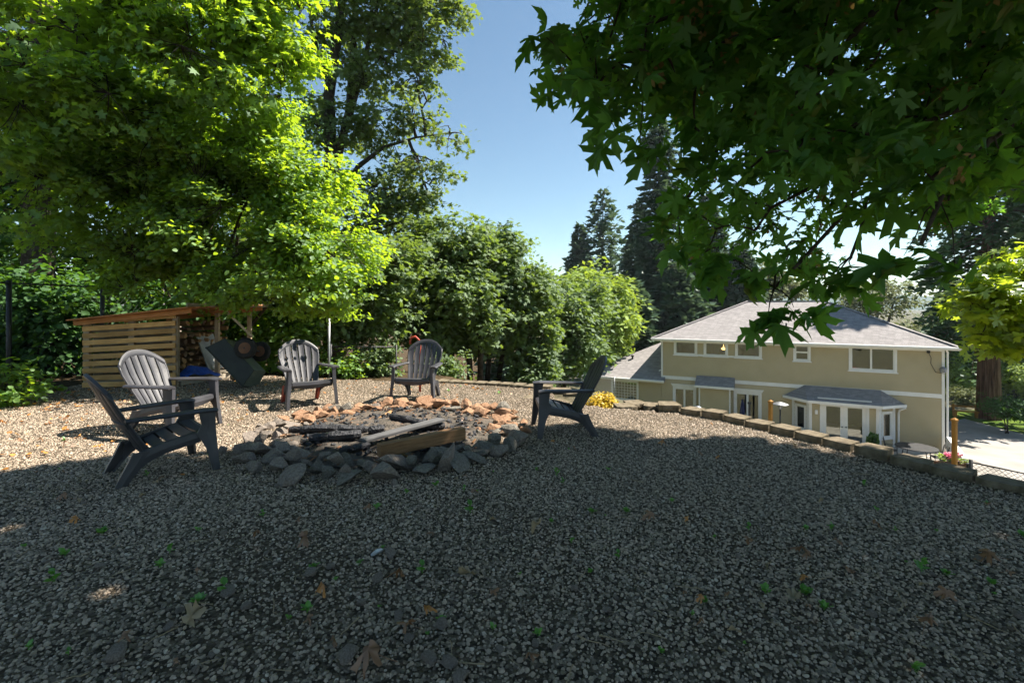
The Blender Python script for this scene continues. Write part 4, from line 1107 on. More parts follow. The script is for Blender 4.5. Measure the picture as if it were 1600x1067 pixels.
def make_chair(label, rear_mat=None):
    root = empty('garden_chair', (0,0,0), 0, label, 'chair', 'dark plastic garden chairs around the fire pit')
    pm = M['plastic']
    band_lo, band_hi = 0.36, 0.42
    edges = [-1 + 2*k/NSL for k in range(NSL+1)]
    for k in range(NSL):
        s0 = edges[k] + (GAP/2 if k else 0); s1 = edges[k+1] - (GAP/2 if k < NSL-1 else 0)
        mb = MB(); g = []
        for i in range(13):
            row = []
            for j in range(4):
                s = s0 + (s1-s0)*j/3; t = 0.02 + (top_t(s)-0.075-0.02)*i/12
                p = back_pt(s, t); p.y += 0.006*math.sin(math.pi*j/3)
                row.append(p)
            g.append(row)
        shell(mb, g, 0.016); mb.build('back_slat', pm, root, smooth=False)
    # top rim joins the slats
    mb = MB(); g = []
    for i in range(4):
        g.append([back_pt(s, top_t(s) - 0.085 + 0.085*i/3) + Vector((0, -0.004 if i in (1,2) else 0.002, 0)) for s in np.linspace(-1, 1, 25)])
    shell(mb, g, 0.024); mb.build('back_rim', pm, root)
    for sgn in (-1, 1):
        mb = MB(); mb.tube([back_pt(sgn*1.0, t) for t in np.linspace(0.03, top_t(1)-0.01, 10)], 0.012, 6); mb.build('back_edge', pm, root, smooth=True)
    mb = MB(); g = [[back_pt(s, t) + Vector((0,0.014,0)) for s in np.linspace(-1,1,13)] for t in np.linspace(band_lo, band_hi, 3)]
    shell(mb, g, 0.018); mb.build('back_band', pm, root)
    # seat slats run across, seat dips towards the back
    prof = [(-0.315,0.305), (-0.325,0.335), (-0.285,0.348), (-0.20,0.335), (-0.11,0.305), (-0.02,0.272), (0.07,0.238), (0.15,0.212)]
    for k in range(2, 7):
        (ya, za), (yb, zb_) = prof[k], prof[k+1]
        g = [[Vector((x, ya + (yb-ya)*f - (0.004 if f > 0.5 else -0.004), za + (zb_-za)*f - 0.010*(1-(x/0.24)**2))) for x in np.linspace(-0.245, 0.245, 9)] for f in (0.04, 0.5, 0.92)]
        mb = MB(); shell(mb, g, 0.016); mb.build('seat_slat', pm, root)
    g = [[Vector((x, y, z - 0.03*(1-(x/0.25)**2)*(1 if i == 0 else 0) - 0.006*(1-(x/0.25)**2))) for x in np.linspace(-0.255, 0.255, 11)] for i, (y, z) in enumerate([(-0.300,0.285), (-0.318,0.31), (-0.315,0.342), (-0.285,0.350)])]
    mb = MB(); shell(mb, g, 0.014); mb.build('seat_front', pm, root)
    for sgn in (-1, 1):
        # armrest: broad paddle at the front, narrower behind
        mb = MB(); g = []
        for f in np.linspace(0, 1, 9):
            y = -0.345 + 0.62*f; w = 0.055*(1 - 0.35*f) * (0.72 if f == 0 else 1.0)
            xc = sgn*(0.315 - 0.045*f*f); z = 0.525 - 0.012*f - (0.010 if f == 0 else 0)
            g.append([Vector((xc-w, y, z-0.010)), Vector((xc-w*0.8, y, z)), Vector((xc, y, z+0.004)), Vector((xc+w*0.8, y, z)), Vector((xc+w, y, z-0.010))])
        shell(mb, g, 0.022); mb.build('armrest', pm, root)
        # front leg: wide L-section plate from the arm to the ground
        mb = MB(); g = []
        for z, y0_, y1_, xo in ((0.515,-0.335,-0.215,0.300), (0.40,-0.335,-0.235,0.303), (0.33,-0.338,-0.20,0.306), (0.20,-0.345,-0.265,0.318), (0.0,-0.360,-0.312,0.335)):
            g.append([Vector((sgn*(xo-0.035), y0_+0.006, z)), Vector((sgn*xo, y0_, z)), Vector((sgn*(xo+0.004), (y0_+y1_)/2, z)), Vector((sgn*xo, y1_, z))])
        shell(mb, g if sgn < 0 else [r_[::-1] for r_ in g], 0.018); mb.build('front_leg', pm, root)
        # side rail sweeping down into the rear leg
        mb = MB(); g = []
        for y, zt_, zb_, x in ((-0.24,0.335,0.255,0.285), (-0.12,0.312,0.232,0.270), (0.0,0.285,0.205,0.256), (0.10,0.258,0.165,0.246), (0.19,0.225,0.10,0.240)):
            g.append([Vector((sgn*(x-0.02), y, zt_+0.004)), Vector((sgn*x, y, zt_)), Vector((sgn*(x+0.004), y+0.01, (zt_+zb_)/2)), Vector((sgn*x, y+0.004, zb_))])
        shell(mb, g if sgn > 0 else [r_[::-1] for r_ in g], 0.018); mb.build('side_rail', pm, root)
        mb = MB(); g = []
        for z, y0_, y1_, x in ((0.245,0.085,0.215,0.246), (0.15,0.15,0.255,0.246), (0.07,0.215,0.295,0.248), (0.0,0.265,0.325,0.250)):
            g.append([Vector((sgn*(x-0.03), y0_+0.005, z)), Vector((sgn*x, y0_, z)), Vector((sgn*(x+0.004), (y0_+y1_)/2, z)), Vector((sgn*x, y1_, z)), Vector((sgn*(x-0.03), y1_-0.005, z))])
        shell(mb, g if sgn < 0 else [r_[::-1] for r_ in g], 0.018); mb.build('rear_leg', rear_mat or pm, root)
    return root
def place(o, x, y, fx, fy, s=1.0):
    o.location = (x, y, 0.004); o.rotation_euler = (0, 0, math.atan2(fy, fx) + math.pi/2); o.scale = (s, s, s)
ch = make_chair('dark garden chair nearest the camera at far left, seen from the side')
place(ch, -3.02, 4.10, 0.66, 0.75, 1.0)
c2 = copy_tree(ch); c2['label'] = 'garden chair in front of the pallet wood shed, behind the nearest chair'; place(c2, -3.93, 5.52, 0.98, -0.18, 1.03)
c4 = copy_tree(ch); c4['label'] = 'garden chair with a red handle behind its backrest, farthest behind the fire pit'; place(c4, -1.43, 7.36, -0.10, -0.99, 1.0)
c5 = copy_tree(ch); c5['label'] = 'garden chair alone on the right of the fire pit, facing left'; place(c5, 0.60, 5.42, -0.995, -0.06, 0.97)
c3 = make_chair('garden chair with dark red rear legs, standing left of the grey pole', M['plastic_red']); place(c3, -3.0, 6.98, 0.62, -0.78, 1.03)
# red hooked handle behind the far chair
c = Vector((-1.52, 7.93, 0))
hk = MB(); hk.tube([(0,0,-.02), (0,0.02,.45), (0.0,0,.76), (-.02,0,.86), (-.075,0,.915), (-.14,0,.90), (-.165,0,.84), (-.16,0,.79)], 0.019, 8)
hk = hk.build('hooked_handle', M['plastic_red'], None, smooth=True, loc=(c.x, c.y, 0)); tag(hk, 'red hooked handle rising behind the farthest garden chair', 'handle')

# ================================================================ fire pit
def rock_mesh(seed, sub=2, planes=14, flat=0.75):
    rr = random.Random(seed); bm = bmesh.new(); bmesh.ops.create_icosphere(bm, subdivisions=sub, radius=1.0)
    pl = [(Vector((rr.gauss(0,1), rr.gauss(0,1), rr.gauss(0,1))).normalized(), rr.uniform(0.30, 0.72)) for _ in range(planes)]
    sc_ = (rr.uniform(1.2,1.6), rr.uniform(0.95,1.25), rr.uniform(0.75,1.1)*flat/0.75)
    for v in bm.verts:
        for n_, d_ in pl:
            e = v.co.dot(n_) - d_
            if e > 0: v.co -= n_*e
        v.co += v.co.normalized()*rr.uniform(-0.03,0.03)
        v.co = Vector((v.co.x*sc_[0], v.co.y*sc_[1], v.co.z*sc_[2]))
    me = bpy.data.meshes.new('stone'); bm.to_mesh(me); bm.free(); return me
PITC = Vector((-1.33, 5.40, 0))
pit = empty('fire_pit', PITC, 0, 'round fire pit ring of piled rough stones with ash inside', 'fire pit')
ROCK = {}
for mname in ('stone_grey', 'stone_lilac', 'stone_sunny'):
    ROCK[mname] = []
    for k in range(7):
        me = rock_mesh(k*3 + len(mname)); me.materials.append(M[mname]); ROCK[mname].append(me)
rr = random.Random(21)
ring = []
def stone(x, y, r, mat, zc=0.35, k=None):
    o = link('stone', ROCK[mat][rr.randrange(7)], pit)
    o.location = (x-PITC.x, y-PITC.y, r*zc); o.scale = (r*rr.uniform(.9,1.15), r*rr.uniform(.9,1.15), r*rr.uniform(.85,1.1))
    o.rotation_euler = (rr.uniform(-.35,.35), rr.uniform(-.35,.35), rr.uniform(0,6.28)); return o
placed = []
def try_ring(n, r0, r1, s0, s1, zc, gap=0.78):
    cnt = 0; tries = 0
    while cnt < n and tries < n*40:
        tries += 1
        a = rr.uniform(0, 2*math.pi); rad = rr.uniform(r0, r1); s = rr.uniform(s0, s1)
        rx = 1.0; x, y = PITC.x + rad*math.cos(a)*1.0, PITC.y + rad*math.sin(a)*1.04
        if any(math.hypot(x-q[0], y-q[1]) < (s+q[2])*gap and abs(zc-q[3]) < 0.5 for q in placed): continue
        back = math.sin(a) > 0.25 or (math.sin(a) > -0.05 and math.cos(a) > 0)
        left = math.cos(a) < -0.3 and math.sin(a) < 0.45
        if math.cos(a) > 0.5 and -0.2 < math.sin(a) < 0.55 and rr.random() < 0.45: continue     # thinner at the right
        mat = 'stone_sunny' if (back and rr.random() < 0.82) else ('stone_lilac' if left or rr.random() < 0.25 else 'stone_grey')
        stone(x, y, s, mat, zc); placed.append((x, y, s, zc)); cnt += 1
try_ring(50, 1.16, 1.50, 0.10, 0.155, 0.34)
try_ring(46, 1.05, 1.52, 0.060, 0.105, 0.45)
try_ring(16, 1.12, 1.42, 0.06, 0.10, 1.0, 0.9)
try_ring(46, 0.92, 1.66, 0.03, 0.06, 0.45)
# upright slab leaning out of the ring in front
sl = gnd(538, 752); o = link('stone', ROCK['stone_lilac'][2], pit); o.location = (sl.x-PITC.x, sl.y-PITC.y, 0.075); o.scale = (0.05, 0.03, 0.14); o.rotation_euler = (0.5, 0.35, 0.4)
sl = gnd(702, 735); o = link('stone', ROCK['stone_lilac'][4], pit); o.location = (sl.x-PITC.x, sl.y-PITC.y, 0.10); o.scale = (0.12, 0.10, 0.19); o.rotation_euler = (0.3, 0.2, 1.4)
# ash floor of the pit
AV, AF = [], []
na_, nr_ = 40, 9
for i in range(nr_):
    for j in range(na_):
        a = 2*math.pi*j/na_; r_ = 1.18*(i/(nr_-1))*(1+0.05*math.sin(3*a+1))
        AV.append((r_*math.cos(a), r_*math.sin(a)*1.04, 0.024 + 0.035*(1-(i/(nr_-1))**2) + (0.018*math.sin(7*a+3*i)*math.cos(5*i+a) if 0 < i < nr_-1 else -0.01 if i else 0)))
for i in range(nr_-1):
    for j in range(na_): AF.append((i*na_+j, i*na_+(j+1)%na_, (i+1)*na_+(j+1)%na_, (i+1)*na_+j))
MB().add(AV, AF).build('ash_bed', M['ash'], pit, smooth=True)
# charcoal crumbs, uncountable
rng_ = np.random.default_rng(9)
n_ = 420; an_ = rng_.random(n_)*6.28; ra = 1.05*np.sqrt(rng_.random(n_))
mb = MB()
for a, r_ in zip(an_, ra):
    s = float(rng_.uniform(.008,.03)); mb.obox((r_*math.cos(a), r_*math.sin(a), 0.045 + s*.3), (s*2, s*1.2, s), Euler((rng_.uniform(-.6,.6), rng_.uniform(-.6,.6), rng_.uniform(0,6.3))))
tag(mb.build('charcoal_crumbs', M['char'], pit), kind='stuff')
mb = MB(); n_ = 380; an_ = rng_.random(n_)*6.28; ra = 1.25*np.sqrt(rng_.random(n_))
for a, r_ in zip(an_, ra):
    s = float(rng_.uniform(.008,.022)); mb.obox((r_*math.cos(a), r_*math.sin(a), 0.042 + s*.3), (s*4.5*rng_.random()+s, s*.9, s*.5), Euler((rng_.uniform(-.5,.5), rng_.uniform(-.4,.4), rng_.uniform(0,6.3))))
tag(mb.build('wood_chips', M['dry_leaf'], pit), kind='stuff')
def log_mesh(length, r, seed, mat, char=True):
    rr_ = random.Random(seed); mb = MB(); n = 9; m_ = 9
    vs, fs = [], []
    for i in range(n):
        x = -length/2 + length*i/(n-1)
        for k in range(m_):
            a = 2*math.pi*k/m_; q = r*(1 + rr_.uniform(-.16,.16))*(0.72 if i in (0, n-1) else 1)
            vs.append((x, q*math.cos(a), q*math.sin(a)))
    for i in range(n-1):
        for k in range(m_): fs.append((i*m_+k, i*m_+(k+1)%m_, (i+1)*m_+(k+1)%m_, (i+1)*m_+k))
    fs.append(tuple(range(m_-1,-1,-1))); fs.append(tuple((n-1)*m_+k for k in range(m_)))
    return mb.add(vs, fs).mesh('log', mat)
for i, (px, py, ln, r_, rz, lab) in enumerate((
    (530,672,.62,.045,.12,'long charred log lying across the left of the ash'), (524,684,.50,.05,.18,'charred log in front of the long one in the ash'),
    (478,672,.36,.04,-.1,'short black charred log at the left inside the pit'), (588,674,.16,.05,.5,'stubby lump of charcoal in the middle of the ash'),
    (634,656,.5,.04,-.55,'dark burnt stick leaning towards the back stones'), (665,668,.42,.04,.3,'burnt log behind the long timbers'), (555,700,.3,.03,.8,'small burnt stick at the front of the ash'))):
    p = gnd(px, py, 0.08); o = link('charred_log', log_mesh(ln, r_, i, M['char'])); o.location = (p.x, p.y, 0.062 + r_*0.7); o.rotation_euler = (0, rr.uniform(-.05,.05), rz); tag(o, lab, 'log', 'charred logs in the fire pit')
def timber(name, label, a, b_, w, h, mat, roll=0.0):
    d = b_-a; L_ = d.length; o = MB().box(-L_/2, L_/2, -w/2, w/2, -h/2, h/2).build(name, mat, None, bevel=0.004)
    o.location = (a+b_)/2; q = d.to_track_quat('X', 'Z'); o.rotation_mode = 'QUATERNION'; o.rotation_quaternion = q @ Quaternion((1,0,0), roll)
    return tag(o, label, 'timber')
timber('plank', 'flat grey weathered plank lying across the fire pit', at(567,688,4.62), at(690,655,5.35), 0.12, 0.03, M['plank_grey'])
timber('beam', 'thick brown squared timber resting over the front right of the fire pit', at(592,704,4.22), at(724,676,4.78), 0.09, 0.115, M['beam'])
timber('board_offcut', 'short board offcut with bright edge near the back of the pit', at(596,657,5.9), at(616,645,6.2), 0.12, 0.03, M['firewood'], 0.4)
timber('burnt_board', 'dark burnt board beside the right stones of the pit', at(690,664,5.6), at(728,668,5.5), 0.08, 0.04, M['char'])
o = link('crumpled_foil', rock_mesh(77, 2, 12)); o.data.materials.append(M['foil']); p = gnd(706,700); o.location = (p.x, p.y, .10); o.scale = (.07,.05,.06); tag(o, 'crumpled silver foil on the right stones of the pit', 'foil')
o = link('crumpled_foil', rock_mesh(78, 2, 12)); o.data.materials.append(M['foil']); p = gnd(588,868); o.location = (p.x, p.y, .02); o.scale = (.034,.026,.028); o.rotation_euler = (0.3,0,.6); tag(o, 'crumpled silver foil scrap lying on the shaded gravel', 'foil')

# ================================================================ wood shed made of pallets
shed = empty('wood_shed', (-6.6, 9.2, 0), 0, 'low firewood shed built from pallets with an orange board roof', 'shed')
so = Vector((-6.6, 9.2, 0))
S0 = Vector((-7.42, 8.35, 0)); S1 = Vector((-5.93, 8.52, 0)); S2 = Vector((-5.74, 9.35, 0)); S3 = Vector((-5.55, 10.15, 0)); S4 = Vector((-7.05, 10.1, 0))
ang = math.atan2((S1-S0).y, (S1-S0).x); WL = (S1-S0).length
for k in range(10):
    zc = 0.055 + k*0.121
    sl_ = 0.0 + 0.016*k
    o = MB().box(0, WL, -.011, .011, -.042, .042).build('slat', M['pallet'] if k not in (2,) else M['pallet'], shed, bevel=.003)
    o.location = S0 + Vector((0,0,zc)) - so + Vector((0, -0.055 + random.uniform(-.006,.006), 0)); o.rotation_euler = (random.uniform(-.04,.04), -sl_*0.42 - 0.012, ang)
for k in range(10):
    zc = 0.07 + k*0.115
    o = MB().box(0, WL*0.97, -.008, .008, -.038, .038).build('slat', M['pallet_grey'], shed, bevel=.003)
    if k in (1, 3, 4, 7, 9): bpy.data.objects.remove(o); continue
    if k % 2: o.location = S0 + Vector((0,0,zc)) - so + Vector((0.02, 0.06, 0)); o.rotation_euler = (0, -0.05, ang)
    else: o.location = S0 + Vector((0,0,zc)) - so + Vector((0.02, 0.06, 0)); o.rotation_euler = (0, -0.05, ang)
for f in (0.02, 0.5, 0.98):
    p = S0.lerp(S1, f); MB().box(-.045,.045,-.03,.03,0,1.10+.14*f).build('stud', M['post_wood'], shed, loc=p-so, rot=(0,0,ang))
for p, zt_ in ((S2,1.33), (S3,1.30), (S4,1.12)):
    MB().box(-.035,.035,-.035,.035,0,zt_).build('post', M['post_wood'], shed, loc=p-so, rot=(0,0,ang))
# back wall boards
for k in range(6):
    MB().box(-.01,.01,0,1.75,-.06,.06).build('back_board', M['pallet_grey'], shed, loc=S0-so+Vector((0.05,0.1,.18+k*.17)), rot=(0,0,-.21))
# roof: rafters and boards, sloping down to the left
def roof_z(x): return 1.15 + 0.115*(x+7.5)
r0, r1 = Vector((-7.50, 8.16, 0)), Vector((-5.62, 8.36, 0))
dr_ = Vector((0.17, 0.985, 0))
nb = 9
for k in range(nb):
    a = r0 + dr_*(0.235*k); b_ = r1 + dr_*(0.235*k) + Vector((0.10*(k > 3) + random.uniform(0,.05), 0, 0))
    A = Vector((a.x, a.y, roof_z(a.x)+.03)); B = Vector((b_.x, b_.y, roof_z(b_.x)+.03)); d = B-A
    o = MB().box(0, d.length, -.112, .112, -.010, .010).build('roof_board', M['roof_board'] if k < 8 else M['pallet_grey'], shed, bevel=.003)
    o.location = A-so; o.rotation_euler = (random.uniform(-.02,.02), -math.asin(d.z/d.length), math.atan2(d.y, d.x))
for f, drop in ((0.0, .0), (0.5, .0), (1.0, .0)):
    a = r0 + dr_*(0.05+1.8*f); b_ = r1 + dr_*(0.05+1.8*f)
    A = Vector((a.x, a.y, roof_z(a.x)-.025)); B = Vector((b_.x, b_.y, roof_z(b_.x)-.025)); d = B-A
    o = MB().box(0, d.length, -.02, .02, -.045, .043).build('rafter', M['roof_board'], shed, bevel=.003); o.location = A-so; o.rotation_euler = (0, -math.asin(d.z/d.length), math.atan2(d.y, d.x))
A = r1 + Vector((-.03,-.02,0)); B = r1 + dr_*1.95 + Vector((0.05,0,0))
o = MB().box(0, (B-A).length, -.012, .012, -.035, .035).build('eave_board', M['pallet_grey'], shed, bevel=.003); o.location = Vector((A.x, A.y, roof_z(A.x)+.075))-so; o.rotation_euler = (0, 0, math.atan2((B-A).y, (B-A).x))
# floor pallet
for k in range(7):
    f = k/6; a = S1.lerp(S3, f*0.93+.02); MB().box(-1.3,.08,-.06,.06,.09,.11).build('floor_board', M['pallet_grey'], shed, loc=Vector((a.x, a.y, 0))-so, rot=(0,0,ang))
for f in (0.02, .5, .92):
    a = S1.lerp(S3, .02); a2 = S1.lerp(S3, .95); off = Vector((-1.25*f,0,0)) + Vector((.04,0,0))
    MB().bar(a-so+off+Vector((0,0,.045)), a2-so+off+Vector((0,0,.045)), .04, .085).build('floor_bearer', M['pallet_grey'], shed)
# firewood: split logs stacked inside, ends facing the opening
def split_log(seed, ln):
    r_ = random.Random(seed); ra_ = r_.uniform(.055,.085)
    prof = [(0,0)] + [(ra_*math.cos(a), ra_*math.sin(a)) for a in np.linspace(0, r_.uniform(1.3,2.2), 6)]
    cx_ = sum(p[0] for p in prof)/7; cy_ = sum(p[1] for p in prof)/7
    vs = [(-ln/2, p[0]-cx_, p[1]-cy_) for p in prof] + [(ln/2, (p[0]-cx_)*.93, (p[1]-cy_)*.93) for p in prof]
    fs = [tuple(range(6,-1,-1)), tuple(range(7,14))] + [(i, (i+1)%7, 7+(i+1)%7, 7+i) for i in range(7)]
    return MB().add(vs, fs).mesh('log', M['firewood'] if seed % 3 else M['firewood_bark'])
LOG = [split_log(k, 0.42) for k in range(9)]
k = 0
for row in range(9):
    for cidx in range(9):
        y = 8.85 + cidx*0.135 + (row % 2)*.05 + random.uniform(-.02,.02); z = 0.19 + row*0.112 + random.uniform(-.01,.01)
        if z > 1.12 or (row > 6 and cidx < 1): continue
        if row > 4 and cidx < 2 and random.random() < .5: continue
        x = -6.28 + 0.03*row*0 + random.uniform(-.05,.05) + 0.20*(y-8.85)*0.6
        o = link('firewood_log', LOG[random.randrange(9)]); o.location = (x, y, z); o.rotation_euler = (random.uniform(0,6.28), random.uniform(-.05,.05), random.uniform(-.12,.12) - (0.5 if cidx < 3 else 0.1))
        tag(o, 'split firewood log in the shed stack, ' + ['bottom','second','third','fourth','fifth','sixth','seventh','eighth','top'][row] + ' row, ' + ('front' if cidx < 3 else 'middle' if cidx < 6 else 'back') + ' end', 'log', 'firewood stacked in the shed'); k += 1
# tarp heap, white panel, chopping log
tp_ = []
for i in range(12):
    for j in range(10):
        u, v_ = i/11, j/9
        tp_.append((u*.62-.31, v_*.5-.25, .16 + .17*math.exp(-((u-.45)**2+(v_-.5)**2)*7) + .05*math.sin(9*u+4*v_)*math.cos(7*v_-3*u)))
tf_ = [(i*10+j, (i+1)*10+j, (i+1)*10+j+1, i*10+j+1) for i in range(11) for j in range(9)]
o = MB().add(tp_, tf_).build('blue_tarp', M['tarp'], None, smooth=True, loc=(-5.88, 8.95, -0.02), rot=(0,0,1.1)); tag(o, 'crumpled blue tarp on the shed floor at the opening', 'tarp')
md = o.modifiers.new('thick', 'SOLIDIFY'); md.thickness = 0.006
o = MB().add([(x_*1.0+.0, y_*.9, z_*1.5) for x_, y_, z_ in tp_], tf_).build('blue_tarp', M['tarp'], None, smooth=True, loc=(-6.55, 8.78, -.1), rot=(0,0,.3)); tag(o, 'blue tarp bundle seen through the gaps of the pallet wall', 'tarp')
md = o.modifiers.new('thick', 'SOLIDIFY'); md.thickness = 0.006
p = at(328,548,9.35); o = MB().box(-.015,.015,-.2,.2,-.36,.36).build('white_panel', M['panel_white'], None, bevel=.004, loc=(p.x-.06, p.y+.12, .52), rot=(0.05,-.35,-.2)); tag(o, 'white board leaning on the firewood beside the cart', 'board')
p = gnd(372,595); lg = link('chopping_log', log_mesh(.30,.075,55,M['firewood'])); lg.location = (p.x, p.y+.05, .075); lg.rotation_euler = (0,0,.15); tag(lg, 'short pale cut log on the ground under the tipped cart', 'log')

# ================================================================ tipped garden cart
cc_ = at(374, 561, 8.45)
cart = empty('garden_cart', (cc_.x, cc_.y, 0), 0, 'dark green dump cart tipped nose down with its wheels in the air', 'cart')
ax = Vector((.70,-.06,-.70)).normalized(); bt = Vector((.68,.20,.70)).normalized(); bt = (bt - ax*bt.dot(ax)).normalized(); sd_ = ax.cross(bt)
Cc = Vector((0, 0, cc_.z - 0.05))
def T(a, s, b_): return Cc + ax*a + sd_*s + bt*b_
L2, W2, Hh = .46, .30, .15
outer = [T(-L2,-W2,-Hh), T(L2,-W2,-Hh), T(L2,W2,-Hh), T(-L2,W2,-Hh), T(-L2*.86,-W2*.82,Hh), T(L2*.80,-W2*.82,Hh), T(L2*.80,W2*.82,Hh), T(-L2*.86,W2*.82,Hh)]
def wallp(name, i, j, k, l, mat):
    q = [outer[i], outer[j], outer[k], outer[l]]; cen = sum(q, Vector())/4; n_ = ((q[1]-q[0]).cross(q[3]-q[0])).normalized()
    inn = [p_ + (Cc-cen).normalized()*0.012 for p_ in q]
    MB().add(q+inn, [(0,1,2,3),(7,6,5,4),(0,4,5,1),(1,5,6,2),(2,6,7,3),(3,7,4,0)]).build(name, mat, cart)
wallp('tub_side', 0,1,5,4, M['tub']); wallp('tub_side', 2,3,7,6, M['tub']); wallp('tub_end', 1,2,6,5, M['tub_in']); wallp('tub_end', 3,0,4,7, M['tub'])
wallp('tub_floor', 4,5,6,7, M['tub_in'])
for a, b_ in ((0,1),(1,2),(2,3),(3,0)): MB().tube([outer[a], outer[b_]], .014, 6).build('tub_rim', M['tub'], cart)
axc = T(.0,0,Hh+.15)
MB().tube([axc - sd_*.36, axc + sd_*.36], .014, 8).build('axle', M['metal_black'], cart)
for sg in (-1,1):
    MB().bar(T(-.1,sg*.2,Hh), axc + sd_*sg*.2, .03, .03).build('axle_strut', M['metal_black'], cart)
    wc = axc + sd_*sg*.30 + ax*0.0
    root_m = sd_.to_track_quat('Z', 'Y').to_matrix()
    w = MB(); prof = [(.10,-.045),(.15,-.052),(.178,-.035),(.182,0),(.178,.035),(.15,.052),(.10,.045)]
    w.lathe(prof, 24); w.v = [tuple(wc + root_m @ Vector(v)) for v in w.v]; wo = w.build('wheel', M['rubber'], cart, smooth=True)
    r_ = MB(); r_.lathe([(.03,-.058),(.05,-.056),(.098,-.048),(.098,.048),(.05,.056),(.03,.058)], 18); r_.v = [tuple(wc + root_m @ Vector(v)) for v in r_.v]; r_.build('rim', M['clay_brown'], wo, smooth=False)
ha = T(-.62,.0,.30); hb_ = axc + ax*.05
pA_ = at(343, 476, 8.75) - Vector((cart.location.x, cart.location.y, 0)); pB_ = at(394, 526, 8.5) - Vector((cart.location.x, cart.location.y, 0))
MB().tube([pA_, pB_], .021, 8).build('pull_handle', M['post_wood'], cart, smooth=True)
g_ = (pB_-pA_).normalized(); MB().tube([pA_ + Vector((0,-.12,0)), pA_ + Vector((0,.12,0))], .018, 8).build('grip', M['metal_black'], cart)

# ================================================================ forest on the left
def stem(px_pts, Y, r0, r1, zbase=None):
    """stem through photo positions at depth Y, bottom first"""
    pts = [at(x, y, Y + (dy if dy else 0)) for x, y, dy in [(p + (0,))[:3] for p in px_pts]]
    if zbase is not None: pts[0].z = zbase
    return (pts, list(np.linspace(r0, r1, len(pts))))

# big arching hazel, sunlit on the right flank
hb = G(330, 12.2)
hst = []
rng0 = np.random.default_rng(3)
for (px, py) in ((180,300),(250,210),(330,190),(400,280),(470,330),(300,330),(140,180),(520,400),(400,150)):
    b0 = hb + Vector((rng0.uniform(-.4,.4), rng0.uniform(-.3,.3), -.1)); e0_ = at(px, py, 8.6 + rng0.uniform(-.6,.8)); m0 = b0.lerp(e0_, .5) + Vector((0,0,.45))
    hst.append(([b0, b0.lerp(m0,.5)+Vector((0,0,.15)), m0, m0.lerp(e0_,.5)+Vector((0,0,.12)), e0_], [.05,.042,.034,.024,.012]))
H = [ell(470,400,8.5,125,85,1.1), ell(420,300,8.8,140,85,1.2), ell(330,350,8.7,150,110,1.2), ell(300,230,8.9,170,100,1.3), ell(200,300,8.7,140,120,1.2),
     ell(480,300,9.2,70,70,.9), ell(535,385,8.9,50,58,.8), ell(420,440,8.7,120,50,.9), ell(250,420,9.0,120,60,1.0), ell(380,190,9.3,110,60,1.0), ell(520,455,9.0,50,35,.6)]
make_tree('hazel_tree', 'wide arching hazel with bright sunlit leaves above the wood shed', 'tree', 'trees along the left edge', 11, hb, hst, H, 3600, 34, 0.28, 0.082, 'oval', M['leaf_hazel'], M['bark'],
          droop=0.35, shell=1.7, flat=0.45, tw=0.005, limb_r=.5, void=.38)
# maple overhanging from the top left, larger leaves
mb0 = G(-120, 8.0)
mst = [([mb0, at(-100,300,8.0), at(-60,100,8.0), at(0,-60,8.0), at(80,-200,8.0)], [.20,.17,.14,.11,.06]),
       ([at(-60,100,8), at(120,20,7.6), at(300,-10,7.6), at(420,10,7.8)], [.08,.06,.04,.015]), ([at(0,-60,8), at(160,-90,7.8), at(330,-110,7.8)], [.08,.05,.02])]
ML = [ell(400,60,7.9,85,70,.9), ell(330,110,7.8,110,70,1.0), ell(250,40,7.6,130,80,1.1), ell(120,70,7.4,130,100,1.1), ell(30,160,7.2,110,110,1.0), ell(160,170,7.6,130,80,1.0), ell(60,280,7.6,90,80,.9),
      ell(430,110,8.2,55,55,.7), ell(350,-60,7.8,150,80,1.2), ell(150,-70,7.6,170,90,1.3), ell(440,20,8.1,45,50,.6)]
make_tree('overhanging_maple', 'maple with broad leaves hanging in from the top left corner', 'tree', 'trees along the left edge', 12, mb0, mst, ML, 2000, 20, 0.34, 0.115, 'lobed', M['leaf_hazel'], M['bark'],
          droop=0.4, shell=1.7, flat=0.45, tw=0.006, limb_r=.25, void=.5)
# dark fir trunk deep in the wood with mossy limbs
fb = G(62, 11.5)
make_tree('dark_fir', 'thick dark fir trunk rising behind the chain link fence at far left', 'tree', 'trees along the left edge', 13, fb,
          [([fb-Vector((0,0,.2)), at(58,480,11.5), at(66,200,11.5), at(72,-20,11.5), at(75,-300,11.5)], [.36,.31,.28,.26,.2])],
          [ell(-20,330,11.8,130,70,1.2), ell(150,250,12,120,60,1.2), ell(20,120,12,150,80,1.3), ell(190,80,12.3,140,80,1.3), ell(-60,200,11.5,100,80,1.0)], 520, 22, .45, .15, 'lobed', M['leaf_ivy'], M['bark'], limb_r=.1, tw=.008)
for k, (px, Y, pys) in enumerate(((-60,15,(60,260,430)), (120,17,(20,220,420)), (270,19,(90,280,440)), (400,20,(230,380,470)), (-160,12,(100,300,450)))):
    b = G(px, Y)
    make_tree('forest_tree', ['shadowy forest tree at the left picture edge', 'shadowy forest tree behind the thick dark fir trunk', 'shadowy forest tree behind the arching hazel', 'shadowy forest tree left of the tall maple', 'shadowy forest tree nearest the left edge'][k], 'tree', 'trees along the left edge', 80+k, b,
              [([b-Vector((0,0,.2)), at(px+5,400,Y), at(px+10,150,Y), at(px,-60,Y)], [.22,.18,.13,.06])],
              [ell(px+dx, py, Y, 95, 85, 1.8) for py in pys for dx in (-50, 45)], 560, 20, .6, .27, 'rhomb', M['leaf_ivy'], M['bark'], limb_r=.3, tw=.01)
